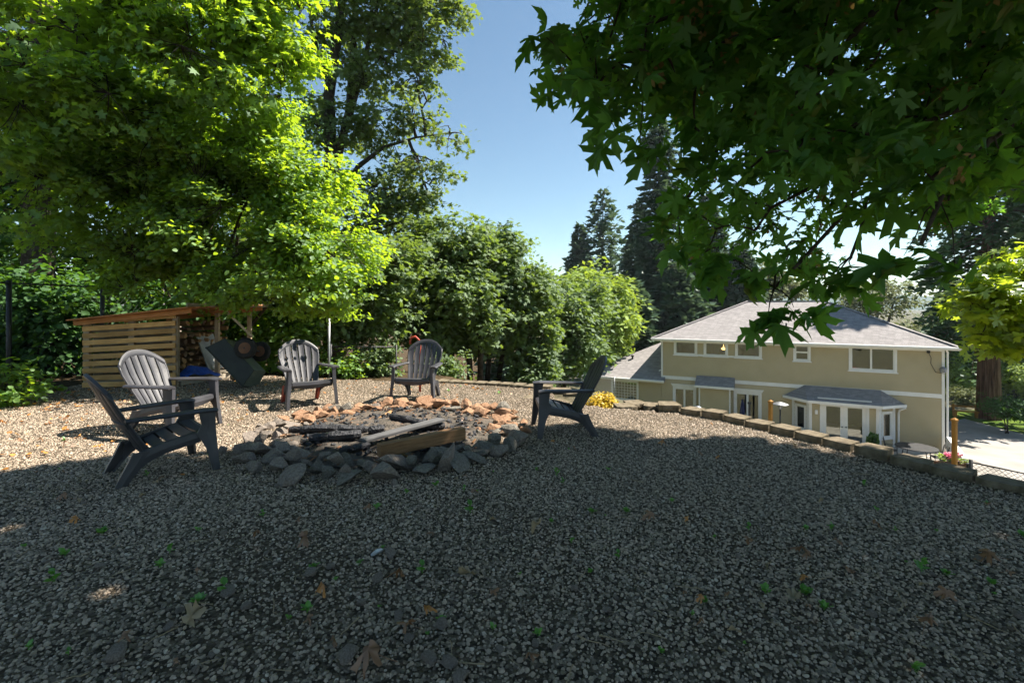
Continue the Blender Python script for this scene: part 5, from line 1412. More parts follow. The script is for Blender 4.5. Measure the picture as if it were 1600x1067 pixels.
# understory behind shed and fence
def bush(name, label, px, py, Y, rx, ry, rd, n, per, ls, lmat, seed, zb=None, tpl='oval', group='undergrowth along the forest edge', cat='shrub', rad=.22, nst=4):
    e = ell(px, py, Y, rx, ry, rd); bx_, by_ = e[0], e[1]; zg = tz(bx_, by_) if zb is None else zb
    b = Vector((bx_, by_, zg)); r_ = np.random.default_rng(seed); st = []
    for k in range(nst):
        t = Vector((e[0]+r_.uniform(-.5,.5)*e[3], e[1]+r_.uniform(-.5,.5)*e[4], e[2]+.2*e[5]))
        st.append(([b + Vector((r_.uniform(-.1,.1), r_.uniform(-.1,.1), -.05)), b.lerp(t,.5)+Vector((0,0,.1)), t], [.03,.022,.01]))
    sub = [e] + [(e[0]+r_.uniform(-.7,.7)*e[3], e[1]+r_.uniform(-.6,.6)*e[4], e[2]+r_.uniform(-.5,.6)*e[5], e[3]*r_.uniform(.4,.6), e[4]*.6, e[5]*r_.uniform(.4,.6)) for _ in range(3)]
    return make_tree(name, label, cat, group, seed, b, st, sub, n, per, rad, ls, tpl, lmat, M['bark'], flat=.7, tw=.004, limb_r=.6, shell=1.6)
bush('ivy_thicket', 'dark ivy thicket behind the fence left of the shed', 60, 500, 10.2, 120, 90, .8, 420, 24, .13, M['leaf_ivy'], 31, rad=.32)
bush('ivy_thicket', 'dark leafy thicket directly behind the wood shed', 240, 480, 11.6, 150, 80, .9, 420, 24, .13, M['leaf_ivy'], 32, rad=.34)
bush('ivy_thicket', 'dark leafy thicket behind the tipped cart', 420, 510, 11.8, 120, 60, .8, 420, 24, .12, M['leaf_hazel'], 33, rad=.30)
bush('bramble', 'bramble with pale leaves at the left edge below the fence post', 10, 600, 6.9, 50, 40, .35, 90, 16, .085, M['leaf_hazel'], 34, zb=-.05, rad=.16)
bush('bramble', 'low bramble at the foot of the fence left of the shed', 70, 622, 7.9, 45, 20, .35, 70, 14, .085, M['leaf_hazel'], 35, zb=-.05, rad=.14)
bush('fence_shrub', 'bright shrub growing through the short wire fence', 535, 568, 11.0, 32, 28, .4, 130, 20, .08, M['leaf_hazel'], 36, rad=.16)
bush('fence_shrub', 'leafy shrub right of the short wire fence behind the farthest chair', 590, 565, 11.5, 42, 30, .5, 160, 20, .085, M['leaf_grove'], 37, rad=.18)
bush('fence_shrub', 'low shrub at the forest edge behind the farthest chair', 690, 572, 12.6, 50, 26, .6, 160, 20, .09, M['leaf_grove'], 38, rad=.2)
bush('fence_shrub', 'low shrub at the left end of the lawn fence', 835, 585, 15.5, 40, 22, .7, 130, 20, .10, M['leaf_grove'], 39, rad=.25)
# second trunk behind the cart
tb_ = G(478, 11.4)
# tall bigleaf maple behind, several stems against the sky
tt_ = G(520, 17)
tst = [([tt_, at(520,430,17), at(518,250,17), at(514,150,17), at(530,40,17), at(538,-120,17)], [.36,.30,.22,.19,.15,.08]),
       ([at(522,270,17), at(545,175,17), at(552,80,17), at(558,-60,17)], [.15,.13,.11,.06]), ([at(545,190,17), at(566,110,17), at(585,30,16.8), at(610,-80,16.6)], [.11,.09,.07,.04]),
       ([at(520,330,17), at(560,260,16.6), at(600,230,16.4), at(650,215,16.2), at(700,208,16)], [.11,.09,.06,.035,.015]), ([at(518,150,17), at(490,60,17.2), at(478,-30,17.4)], [.09,.07,.04])]
TL = [ell(610,40,16.6,70,50,1.3), ell(655,20,16.3,58,42,1.0), ell(585,110,16.8,70,50,1.2), ell(655,120,16.3,38,36,.9), ell(640,190,16.3,60,28,1.0), ell(705,210,16,36,16,.6), ell(560,200,16.8,60,40,1.2),
      ell(655,262,16.2,66,26,1.0), ell(600,300,16.6,80,40,1.3), ell(670,305,16.2,45,24,.8), ell(560,350,16.8,80,50,1.3), ell(640,345,16.4,60,30,1.0), ell(500,60,17.2,30,60,1.0), ell(500,190,17.2,30,50,.9), ell(620,-60,16.6,130,60,1.8), ell(715,15,16.2,22,22,.5), ell(670,70,16.2,40,30,.8), ell(500,-50,17.2,40,50,1.2), ell(545,30,17,50,50,1.2)]
make_tree('tall_maple', 'tall maple with several dark stems against the blue sky', 'tree', 'trees behind the yard', 14, tt_, tst, TL, 1500, 22, 0.42, 0.15, 'lobed', M['leaf_tall'], M['bark'], droop=.45, shell=1.9, flat=.5, tw=.012, limb_r=.35)
# grove in the middle distance
def grove(label, px, Y, ells, n, per, ls, seed, stems_px, lmat=None, trunk_r=.10, top=None, name='grove_maple', rad=.40, group='trees behind the yard'):
    b = G(px, Y); st = []
    for (x0_, x1_, y1_) in stems_px:
        q = G(x0_, Y); t = at(x1_, y1_, Y); st.append(([q-Vector((0,0,.2)), q.lerp(t,.35)+Vector((.05,0,0)), q.lerp(t,.7), t], [trunk_r, trunk_r*.8, trunk_r*.6, trunk_r*.3]))
    return make_tree(name, label, 'tree', group, seed, b, st, ells, n, per, rad, ls*(1.0 if Y < 20 else 1.25), 'lobed' if Y < 20 else 'rhomb', lmat or M['leaf_grove'], M['bark'], droop=.4, shell=1.8, flat=.5, tw=.008, limb_r=.5)
grove('maple with a thick trunk standing left of the grey pole behind the chairs', 478, 12.2, [ell(480,440,12.2,80,60,1.2), ell(560,430,12.0,75,55,1.1), ell(590,480,12,55,45,.9), ell(530,500,12.2,70,40,1.0), ell(450,370,12.6,80,60,1.2), ell(620,420,12.4,55,45,.9)],
      1050, 22, .14, 41, [(478,470,420)], M['leaf_grove'], .21)
grove('slender maple clump straight behind the farthest chair', 690, 14.5, [ell(660,400,14.5,70,55,1.3), ell(700,450,14.2,75,55,1.3), ell(640,490,14.5,60,45,1.1), ell(720,380,14.8,50,38,1.1), ell(690,520,14.6,70,35,1.1), ell(740,500,14.5,50,45,1.0)],
      1150, 22, .15, 42, [(690,660,400), (705,700,430), (735,720,400), (750,745,440)])
grove('slender maple clump with thin pale stems left of the lawn fence', 770, 16, [ell(780,420,16,60,55,1.4), ell(800,470,16,60,55,1.4), ell(760,510,16,55,45,1.2), ell(825,520,16.2,45,50,1.2), ell(770,380,16.4,40,28,1.0), ell(845,455,16.5,32,34,.9), ell(835,570,16,40,25,.8)],
      1200, 22, .16, 43, [(760,770,400), (775,800,430), (748,755,450), (800,830,470)], M['leaf_grove'])
grove('dense round leafed tree beside the garage wing', 880, 25, [ell(875,480,25,42,45,2.2), ell(900,540,25,45,40,2.0), ell(870,560,25,36,30,1.6), ell(915,480,26,34,36,1.8)], 900, 22, .22, 44, [(880,880,480)], M['leaf_grove'], .16, rad=.6)
grove('bright yellow green tree left of the house roof', 930, 38, [ell(930,470,38,48,48,3.2), ell(905,450,38,30,32,2.4), ell(955,500,38,36,40,2.6), ell(935,540,38,46,40,2.8), ell(968,465,39,24,26,2.0)], 1100, 20, .32, 45, [(930,930,480)], M['leaf_bright'], .22, rad=.85)
for (px, pyt, Y, rpx, label, sd) in ((785, 352, 34, 20, 'small fir tip showing above the grove', 61), (906, 352, 70, 22, 'narrow fir at the left of the conifer group', 62), (942, 296, 72, 48, 'pointed fir in the gap of sky left of the tall one', 63)):
    t = at(px, pyt, Y); zg = -6.4; b = Vector((t.x, Y, zg))
    make_conifer('fir_tree', label, sd, b, t.z-zg, rpx*Y/FPX*2.0, .3, 170, 60, .75*Y/60, bare=.12)
t = at(1030, 178, 52); make_conifer('fir_tree', 'tallest feathery fir behind the left end of the house roof', 64, (t.x, 52, -6.4), t.z+6.4, 4.6, .5, 300, 90, .62, bare=.1, droop=.3, width_fn=lambda q: (1-q)**.5*(.75+.3*math.sin(31*q)))
t = at(1000, 330, 60); make_conifer('fir_tree', 'dark fir just left of the tallest fir', 65, (t.x, 60, -6.4), t.z+6.4, 5.0, .4, 220, 80, .8, bare=.06)
t = at(1105, 300, 58); make_conifer('fir_tree', 'dark fir behind the middle of the house roof', 66, (t.x, 58, -6.4), t.z+6.4, 6.0, .5, 260, 90, .85, bare=.05)
t = at(1155, 380, 54); make_conifer('fir_tree', 'low dark fir directly behind the roof ridge', 67, (t.x, 54, -6.4), t.z+6.4, 5.5, .5, 220, 80, .85, bare=.05)
t = at(1055, 410, 47); make_conifer('fir_tree', 'dense dark fir touching the left slope of the roof', 68, (t.x, 47, -6.4), t.z+6.4, 4.8, .45, 240, 90, .75, bare=.03, width_fn=lambda q: (1-q)**.55)
t = at(985, 440, 45); make_conifer('fir_tree', 'short dark fir behind the garage wing roof', 69, (t.x, 45, -6.4), t.z+6.4, 4.2, .4, 200, 80, .75, bare=.03, width_fn=lambda q: (1-q)**.6)
grove('grey green tree peeping above the roof ridge', 1195, 60, [ell(1195,432,60,32,26,3), ell(1175,455,60,30,20,3), ell(1230,450,60,30,18,3)], 420, 18, .42, 46, [(1195,1195,440)], M['leaf_olive'], .25, rad=1.2, group='trees behind the house')
grove('flat topped olive coloured tree right of the roof ridge', 1370, 58, [ell(1345,458,58,34,16,3), ell(1385,448,58,36,12,3), ell(1400,470,58,36,14,3), ell(1350,482,58,40,16,3)], 300, 16, .36, 47, [(1368,1372,455), (1368,1345,460), (1368,1400,458)], M['leaf_olive'], .22, rad=1.0, group='trees behind the house')
grove('pale bushy tree right of the house beyond the driveway', 1440, 50, [ell(1440,520,50,36,20,2.6), ell(1480,530,48,34,26,2.6), ell(1500,560,46,28,30,2.4), ell(1460,560,47,30,26,2.2)], 700, 18, .32, 48, [(1470,1460,520)], M['leaf_olive'], .2, rad=.9, group='trees behind the house')
# big cedar by the driveway
cb_ = gnd(1545, 655, -6.3)
make_conifer('cedar_tree', 'large cedar with a thick furrowed red brown trunk by the driveway', 70, (cb_.x, cb_.y, -6.3), 26, 5.2, .56, 170, 110, .55, lmat=M['needle_cedar'], bare=.20, droop=.75, group=None, bmat=M['bark_red'], width_fn=lambda q: (1-q)**.5)
t = at(1492, 470, 44); make_conifer('cedar_tree', 'drooping dark cedar between the blue hill and the thick trunk', 71, (t.x+.6, 44, -6.3), t.z+6.3+1.0, 3.2, .4, 200, 90, .6, lmat=M['needle_cedar'], bare=.12, droop=.6, group=None, width_fn=lambda q: (1-q)**.6)
t = at(1640, 300, 45); make_conifer('cedar_tree', 'tall cedar at the right edge behind the yellow green branches', 72, (t.x, 45, -6.3), 24, 5.5, .5, 220, 90, .65, lmat=M['needle_cedar'], bare=.08, droop=.6, group=None, width_fn=lambda q: (1-q)**.55)
# shrubs by the drive
bush('garden_shrub', 'light green shrub mass left of the cedar trunk beyond the drive', 1495, 590, 42, 34, 40, 2.0, 420, 20, .22, M['leaf_bright'], 51, zb=-6.3, tpl='rhomb', group='shrubs beyond the driveway', rad=.6)
bush('garden_shrub', 'pale flowering shrub right beside the house corner beyond the drive', 1515, 625, 38, 28, 20, 1.2, 260, 20, .18, M['leaf_olive'], 52, zb=-6.3, tpl='rhomb', group='shrubs beyond the driveway', rad=.5)
bush('garden_shrub', 'bright shrub at the right edge behind the round shrub', 1590, 590, 40, 30, 34, 2.0, 360, 20, .22, M['leaf_bright'], 53, zb=-6.3, tpl='rhomb', group='shrubs beyond the driveway', rad=.6)
bush('round_shrub', 'clipped dark round shrub on a short stem right of the cedar trunk', 1574, 637, 29, 30, 17, 1.0, 420, 24, .12, M['leaf_ivy'], 54, zb=-6.3, tpl='rhomb', group=None, rad=.3)
bush('golden_shrub', 'golden yellow shrub behind the block steps', 938, 630, 8.6, 26, 14, .3, 120, 22, .05, M['leaf_gold'], 55, group=None, rad=.11)
bush('low_plant', 'orange tinted small plant between the step blocks', 957, 632, 8.0, 9, 6, .1, 24, 12, .04, M['leaf_gold'], 56, group=None, rad=.05)
# log bench and white car beyond the drive
p = gnd(1510, 652, -6.25)
bn = empty('log_bench', p, R(-20), 'rustic orange log bench on the lawn left of the cedar', 'bench')
MB().box(-.75,.75,-.2,.2,.38,.46).build('seat', M['cedar_post'], bn, bevel=.03)
for sx in (-.62,.62): MB().tube([(sx,0,0),(sx,0,.39)], .11, 10).build('leg', M['cedar_post'], bn); MB().tube([(sx,.2,.0),(sx,.25,.85)], .07, 8).build('back_post', M['cedar_post'], bn)
MB().tube([(-.75,.24,.72),(.75,.24,.72)], .06, 8).build('back_rail', M['cedar_post'], bn)
p = at(1590, 632, 48); p.z = -6.3
car = empty('parked_car', p, R(8), 'white car roof showing behind the round shrub at the right edge', 'car')
prof = [(-2.2,.35),(-2.2,.85),(-1.9,.95),(-1.2,1.0),(-.6,1.50),(.9,1.55),(1.7,1.05),(2.2,.95),(2.25,.35)]
b_ = MB(); n_ = len(prof)
b_.add([(x_, -.85*(.8 if z_ > 1.1 else 1), z_) for x_, z_ in prof] + [(x_, .85*(.8 if z_ > 1.1 else 1), z_) for x_, z_ in prof], [tuple(range(n_)), tuple(range(2*n_-1, n_-1, -1))] + [(i, i+n_, (i+1)%n_+n_, (i+1)%n_) for i in range(n_)])
b_.build('body', M['car_white'], car)
for sx in (-1.4,1.4):
    for sy in (-.8,.8):
        w_ = MB(); w_.tube([(sx,sy-.1,.32),(sx,sy+.1,.32)], .32, 16); w_.build('wheel', M['rubber'], car)
MB().add([(-1.05,-.88,1.02),(-.58,-.72,1.42),(.85,-.72,1.46),(1.5,-.88,1.08)], [(0,3,2,1)]).build('side_window', M['metal_black'], car)

# ================================================================ maple above the camera
CANOPY = [(905,-400),(905,0),(868,30),(835,36),(835,60),(858,130),(930,150),(935,232),(985,240),(1020,205),(1075,250),(1050,285),(1005,330),(1000,380),(1065,415),(1110,445),(1175,420),(1205,425),(1182,495),(1225,515),(1290,490),(1325,455),(1312,400),(1300,350),(1330,315),(1385,340),(1420,320),(1445,355),(1475,385),(1515,420),(1545,365),(1580,300),(1700,280),(1900,280),(1900,-400)]
# outline of the shade on the ground that this crown throws (metres)
SHADE = [(-6.0,-2.5), (-5.6,3.5), (-4.4,3.95), (-3.6,4.35), (-2.9,4.45), (-2.0,4.45), (-1.0,4.4), (0.0,4.7), (0.45,5.55), (1.0,5.45), (1.4,5.0), (2.3,4.85), (2.9,4.45), (3.7,3.95), (4.4,3.1), (5.0,1.5), (5.0,-2.5)]
sh = np.array([SUN.x/SUN.z, SUN.y/SUN.z])
rng = np.random.default_rng(77)
def proj(P):
    Yc = np.maximum(P[:,1], 0.05); return CX + FPX*P[:,0]/Yc, HY - FPX*(P[:,2]-CH)/Yc
over = []
for gx_ in np.arange(-6, 6.6, 0.29):
    for gy_ in np.arange(-1.2, 6.0, 0.29):
        for rep_ in range(3):
            x_, y_ = gx_ + rng.uniform(-.16,.16), gy_ + rng.uniform(-.16,.16)
            if not bool(in_poly(np.array([x_]), np.array([y_]), SHADE)[0]): continue
            for tr_ in range(10):
                h_ = rng.uniform(3.0, 9.5); X_, Y_ = x_ + sh[0]*h_, y_ + sh[1]*h_
                if Y_ > 0.3:
                    m_ = 0.75*FPX/Y_; a_ = CX + FPX*X_/Y_; b_ = HY - FPX*(h_-CH)/Y_
                    if -m_ < a_ < 1600+m_ and -m_ < b_ < 1100: continue
                over.append((X_, Y_, h_)); break
over = np.array(over)
# the part seen in the photo: boughs reaching forward and down from the upper right
N_ = 40000
qx = rng.uniform(820, 1680, N_); qy = rng.uniform(-60, 520, N_)
dm = rng.uniform(0, 1, N_)
Yq = 2.3 + 6.2*dm**1.0
Q = np.stack([(qx-CX)/FPX*Yq, Yq, CH-(qy-HY)/FPX*Yq], 1)
# margin: leaf clusters spread about .2 m, so pull clusters in from the outline
def inside_margin(x, y, Yv, m=0.16):
    r = m*FPX/Yv; k = in_poly(x, y, CANOPY)
    for a in np.linspace(0, 2*math.pi, 8, endpoint=False): k &= in_poly(x + r*math.cos(a), y + r*math.sin(a), CANOPY)
    return k
okc = inside_margin(qx, qy, Yq)
# thinner towards the lower tips, denser at the top right
pr = np.clip(1.05 - (qy/520)*0.75 + (qx-1100)/2500, 0.22, 1.0)
okc &= rng.random(N_) < pr
near = (Yq < 3.3)
okc &= (~near) | (rng.random(N_) < 0.6)
# lower boughs must hang above the ground by a real margin and stay off the house line
okc &= Q[:,2] > 1.25
sx_, sy_ = Q[:,0]-sh[0]*Q[:,2], Q[:,1]-sh[1]*Q[:,2]
okc &= in_poly(sx_, sy_, SHADE) | (sx_ > 4.6)
seen = Q[okc]
nzv = np.zeros(len(seen))
for q_ in range(5): nzv += np.sin(seen @ (norm(rng.normal(size=(1,3)))[0]*2*math.pi/rng.uniform(.5,1.3)) + rng.uniform(0,6.28))
seen = seen[nzv > np.quantile(nzv, .45)][:500]
tips = []
for (px, py, Yv) in ((853,58,2.5),(905,120,2.4),(962,205,2.5),(930,90,2.6),(905,45,2.7),(1000,225,2.8),(1412,400,2.7),(1492,415,2.7),(1240,480,3.0),(1200,495,3.1),(1270,470,3.0),(1120,400,3.2),(1060,380,3.4),(1040,345,3.4),(1330,420,2.9),(1300,440,3.0),(1110,420,3.3),(1180,430,3.3),(1060,300,3.3),(1350,330,2.9)):
    tips.append(tuple(at(px, py, Yv)))
tips = np.array(tips)
mroot_p = Vector((6.0, -1.2, -0.4))
maple = empty('big_maple', mroot_p, 0, 'large shady maple whose dark lobed leaves hang over the upper right', 'tree')
mbm = MB(); mp = np.array(mroot_p)
trunk_pts = [mroot_p - Vector((0,0,.5)), mroot_p + Vector((-.05,.05,1.2)), mroot_p + Vector((-.2,.2,2.6)), mroot_p + Vector((-.35,.5,4.4)), mroot_p + Vector((-.3,.9,7)), mroot_p + Vector((-.2,1.2,9.5))]
mbm.tube([p - mroot_p for p in trunk_pts], [.42,.34,.29,.23,.15,.06], 12)
nodes = []
limbs = []
A0 = trunk_pts[2]; A1 = trunk_pts[3]; A2 = trunk_pts[4]
for a, b_, r0_ in ((A0, at(1290,40,4.6), .11), (A0, at(1430,-40,3.2), .10), (A0, at(1420,200,4.4), .09), (A1, Vector((2.2,4.8,5.4)), .11), (A1, Vector((3.6,6.0,5.2)), .11), (A1, Vector((0.6,2.0,5.5)), .11), (A2, Vector((1.2,4.6,7.6)), .09), (A2, Vector((4.5,5.2,8.6)), .09),
                   (A1, Vector((2.5,-1.5,5.6)), .10), (A2, Vector((2.5,1.0,8.4)), .09), (A1, Vector((6.5,4.2,5.6)), .10), (A2, Vector((7.2,3.8,8.2)), .08)):
    p = limb_path(rng, a, b_, 8, 0.035, -0.04); mbm.tube(p - mp, list(np.linspace(r0_, .018, 8)), 8); limbs.append(p); nodes += list(p[2:])
# second-order boughs sweep down into the view
n_limb = len(nodes)
for a, b_ in ((at(1290,40,4.6), at(930,140,2.75)), (at(1290,40,4.6), at(1060,330,3.5)), (at(1420,200,4.4), at(1210,450,3.3)), (at(1430,-40,3.2), at(1010,40,2.7)), (at(1420,200,4.4), at(1330,400,3.1)), (at(1430,-40,3.2), at(1250,170,2.7)),
              (at(1600,110,3.4), at(1440,380,2.35)), (at(1700,20,3.4), at(1530,250,2.6)), (at(1420,200,4.4), at(1130,280,4.2)), (at(1420,200,4.4), at(1500,330,3.4)), (at(1290,40,4.6), at(1120,120,3.6)), (at(1430,-40,3.2), at(1140,60,3.0)), (at(1600,110,3.4), at(1340,260,3.0)), (at(1420,200,4.4), at(1180,360,3.7))):
    a = np.array(a); d = np.linalg.norm(np.array(nodes)-a, axis=1); a = np.array(nodes)[d.argmin()]
    p = limb_path(rng, a, b_, 8, 0.03, 0.02); mbm.tube(p - mp, list(np.linspace(.030,.009,8)), 6); nodes += list(p[1:])
nodes = np.array(nodes)
for p in tips:
    arr = nodes[n_limb:]; d = np.linalg.norm(arr-p, axis=1) + 2.0*np.maximum(0, p[0]-arr[:,0]); a = arr[d.argmin()]
    mbm.tube(limb_path(rng, a, p, 4, .03) - mp, [.006,.005,.004,.002], 4, cap=False)
allP = np.concatenate([over, seen])
order = np.argsort(np.min(np.linalg.norm(allP[:,None,:]-nodes[None,::3,:], axis=2), axis=1))
nd_list = list(nodes)
for p in allP[order]:
    arr = np.array(nd_list[-1500:]) if len(nd_list) > 1500 else np.array(nd_list)
    arr = np.concatenate([arr, nodes])
    d = np.linalg.norm(arr-p, axis=1); a = arr[d.argmin()]
    if d.min() > .05:
        q = limb_path(rng, a, p, 4, .04); mbm.tube(q - mp, [.009,.0075,.006,.003], 4, cap=False); nd_list += [q[2], q[3]]
mbm.build('trunk', M['bark'], maple, smooth=True)
def cluster_leaves(P, per, radius, lsize, tpl, rngl, mat, name, down=0.35):
    U_ = norm(np.stack([np.full(len(P), -0.6), np.full(len(P), 0.3), np.full(len(P), -0.25)], 1) + rngl.normal(size=(len(P), 3))*.4)
    VV, FF, of = [], [], 0
    for t_ in (('maple', 'maple_fold', 'maple_droop') if tpl == 'maple' else (tpl,)*3):
        v, f = spray(rngl, P, U_, max(1, round(per/3)), radius, lsize, t_, droop=.6, flat=.5, upbias=.75, var=.42); VV.append(v); FF.append(f+of); of += len(v)
    v, f = np.concatenate(VV), np.concatenate(FF)
    o = link(name, np_mesh(name, v - mp, f, mat), maple); tag(o, kind='stuff'); return o
cluster_leaves(over, 12, .30, .22, 'lobed', np.random.default_rng(1), M['leaf_maple'], 'crown')
cluster_leaves(seen, 14, .25, .118, 'maple', np.random.default_rng(2), M['leaf_maple'], 'bough_leaves')
cluster_leaves(tips, 5, .11, .17, 'maple', np.random.default_rng(4), M['leaf_maple'], 'tip_leaves')
# bunches of winged seeds
rs_ = np.random.default_rng(6); sp_ = seen[rs_.choice(len(seen), 130, replace=False)] + rs_.normal(size=(130,3))*.05 - np.array([0,0,.08])
v, f = spray(rs_, sp_, np.tile([0,0,-1.0],(130,1)), 20, .06, .042, 'rhomb', droop=.6, flat=1.3, upbias=.2)
tag(link('seed_bunch', np_mesh('seed_bunch', v - mp, f, M['samara']), maple), kind='stuff')

# second maple off to the right, its low branch in full sun
m2b = Vector((10.5, 6.0, tz(10.5, 6.0)))
m2st = [([m2b-Vector((0,0,.3)), m2b+Vector((-.1,0,1.8)), m2b+Vector((-.3,.2,3.8)), m2b+Vector((-.3,.4,6.5))], [.26,.21,.16,.08]),
        ([m2b+Vector((-.2,.1,3.2)), at(1680,400,7.2), at(1580,450,6.9), at(1510,470,6.8)], [.08,.05,.03,.012])]
M2 = [ell(1560,450,6.9,55,34,.55), ell(1585,500,6.9,55,40,.55), ell(1530,470,6.8,38,30,.45), ell(1590,410,7.1,45,26,.5), ell(1625,470,7.0,50,50,.5), ell(1560,525,6.9,36,18,.35)]
make_tree('sunlit_maple', 'low yellow green maple branches in full sun at the right edge', 'tree', None, 15, m2b, m2st, M2, 200, 12, .26, .15, 'maple', M['leaf_maple_sun'], M['bark'], droop=.5, shell=1.7, tw=.005, limb_r=.12)

# far wooded ridge
rx_ = np.linspace(-900, 2600, 420); rngh = np.random.default_rng(8)
prof_ = 38 + 7*np.sin(rx_/330) + 4*np.sin(rx_/97+1) + rngh.uniform(0, 5, 420)
rows = [(1350, np.full(420, -9.0)), (1420, prof_*.35), (1500, prof_*.72 + rngh.uniform(0, 6, 420)), (1600, prof_), (1700, prof_*.8), (2000, np.full(420, -9.0))]
HV = np.concatenate([np.stack([rx_, np.full(420, y_), z_], 1) for y_, z_ in rows]); k_ = (np.arange(len(rows)-1)[:,None]*420 + np.arange(419)[None,:]).ravel()
tag(link('hill', np_mesh('hill', HV, np.stack([k_, k_+1, k_+421, k_+420], 1), M['hill'])), kind='structure')

# ================================================================ litter on the gravel
rr = random.Random(5)
def where(px, py):
    h = 'far left' if px < 320 else 'left' if px < 640 else 'middle' if px < 960 else 'right' if px < 1280 else 'far right'
    v = 'close behind or beside the fire pit' if py < 760 else 'just in front of the fire pit' if py < 860 else 'in the shaded foreground' if py < 960 else 'along the bottom edge'
    return v + ', ' + h + ' of the picture'
def gzz(x, y): return float(gz(np.array([x]), np.array([y]))[0])
tv, tf = TPL['curled']
def dry_mesh(seed, mat):
    r_ = random.Random(seed); k = r_.uniform(.6,1.3); ph_ = r_.uniform(0,6)
    vs = [(x*r_.uniform(.9,1.1), y, z*k + .10*math.sin(6*y+ph_) + .12*math.sin(5*x+ph_)) for x, y, z in tv]
    mn = min(v[2] for v in vs); vs = [(x, y, z-mn) for x, y, z in vs]
    mb = MB().add(vs, [tuple(f) for f in tf]); mb.tube([(0,.02,-mn*.9),(0.02,-.25,.04-mn*.3),(0.05,-.5,.02)], .012, 4)
    me = mb.mesh('fallen_leaf', mat, smooth=True); return me
DRY = {m: [dry_mesh(k*7+len(m), M[m]) for k in range(4)] for m in ('dry_leaf', 'dry_leaf_pale', 'dry_leaf_orange')}
def dry(px, py, size, m, lab=None):
    px += rr.uniform(-4,4); p = gnd(px, py); o = link('fallen_leaf', DRY[m][rr.randrange(4)]); o.location = (p.x, p.y, gzz(p.x, p.y)+.012); size *= .72; o.scale = (size*rr.uniform(.55,1.0), size, size*rr.uniform(1.0,1.8))
    o.rotation_euler = (rr.uniform(-.4,.4), rr.uniform(-.4,.4), rr.uniform(0,6.28))
    tag(o, lab or 'small dry leaf ' + where(px, py), 'leaf', 'dry leaves scattered on the gravel')
for px, py, s, m, lab in ((290,988,.15,'dry_leaf_pale','curled pale leaf lying on the gravel at lower left'), (598,1050,.17,'dry_leaf','curled brown leaf at the bottom edge of the gravel left of centre'),
    (1237,870,.16,'dry_leaf','flat reddish brown leaf lying right of the middle'), (1240,945,.17,'dry_leaf_pale','pale branched dry leaf below the flat reddish leaf'), (1560,880,.15,'dry_leaf','brown leaf at the right edge halfway down the gravel'),
    (843,823,.15,'dry_leaf_pale','pale crumpled leaf below the middle of the fire pit'), (475,848,.17,'dry_leaf','long folded brown leaf left of the foil scrap'), (745,905,.15,'dry_leaf_pale','star shaped pale dry leaf right of the foil scrap'),
    (610,908,.11,'dry_leaf','curled brown leaf just below the foil scrap'), (655,990,.13,'dry_leaf','dark dry leaf near the bottom centre'), (500,935,.12,'dry_leaf_orange','orange brown leaf at left centre of the gravel'), (1440,985,.12,'dry_leaf','upright dry leaf fragment at lower right'),
    (1025,812,.13,'dry_leaf','brown leaf with pale stalk right of centre'), (1490,940,.13,'dry_leaf','thin brown leaf beside green sprouts at lower right')):
    dry(px, py, s, m, lab)
for k in range(70):
    py = 655 + 400*rr.random()**1.3; px = rr.uniform(20, 1580)
    Yq_ = 1050/(py-480); x_ = (px-800)/750*Yq_
    if math.hypot(x_-PITC.x, Yq_-PITC.y) < 1.6 or not bool(in_poly(np.array([x_+.25]), np.array([Yq_+.1]), GRAVEL)[0]): continue
    dry(px, py, rr.uniform(.045,.10), rr.choice(['dry_leaf','dry_leaf','dry_leaf_orange','dry_leaf_pale']))
for k in range(40):
    px = rr.uniform(0, 480); py = rr.uniform(618, 700); p = gnd(px, py)
    if p.x > -3.1 and p.y < 7.3: continue
    dry(px, py, rr.uniform(.06,.12), rr.choice(['dry_leaf_orange','dry_leaf','dry_leaf_pale']))
# weeds
def weed_mesh(seed, n, h):
    r_ = np.random.default_rng(seed); an = r_.random(n)*6.28; up_ = r_.uniform(.2,1.6,n)
    pos = np.stack([r_.normal(size=n)*.15, r_.normal(size=n)*.15, r_.random(n)*h], 1)
    d = np.stack([np.cos(an), np.sin(an), up_], 1); nr = np.stack([-np.cos(an)*up_, -np.sin(an)*up_, np.ones(n)*1.2], 1) + r_.normal(size=(n,3))*.2
    v, f = leaves(pos, nr, d, r_.uniform(.5,1.0,n), 'oval')
    mb = MB()
    for q in pos[:4]: mb.tube([(q[0]*.3,q[1]*.3,-.1), tuple(q)], .03, 4)
    sv = np.array([tuple(x) for x in mb.v]); me = MB(); me.add([tuple(x) for x in v], [tuple(x) for x in f]); me.add(mb.v, mb.f)
    return me.mesh('weed', M['weed'])
WEED = [weed_mesh(k, n, h) for k, (n, h) in enumerate(((6,.3),(9,.7),(14,.4),(8,1.2),(12,.2)))]
wspots = [(725,768),(635,772),(870,745),(890,650),(980,800),(925,800),(1050,785),(735,800),(590,795),(490,890),(480,960),(310,830),(265,865),(100,870),(45,1018),(250,890),(660,895),(160,835),(85,910),(310,945),(350,930),
          (1260,830),(1370,800),(1300,830),(1480,900),(1550,915),(1440,895),(1290,950),(1260,930),(1170,830),(1195,925),(1350,760),(1600,840),(1430,1052),(840,990),(690,970),(560,885),(1100,940),(880,755),(950,735),(590,748),(680,762),(330,720),(100,690),(230,745),(700,612),(640,608),(780,615),(850,600),(720,605)]
k = 0
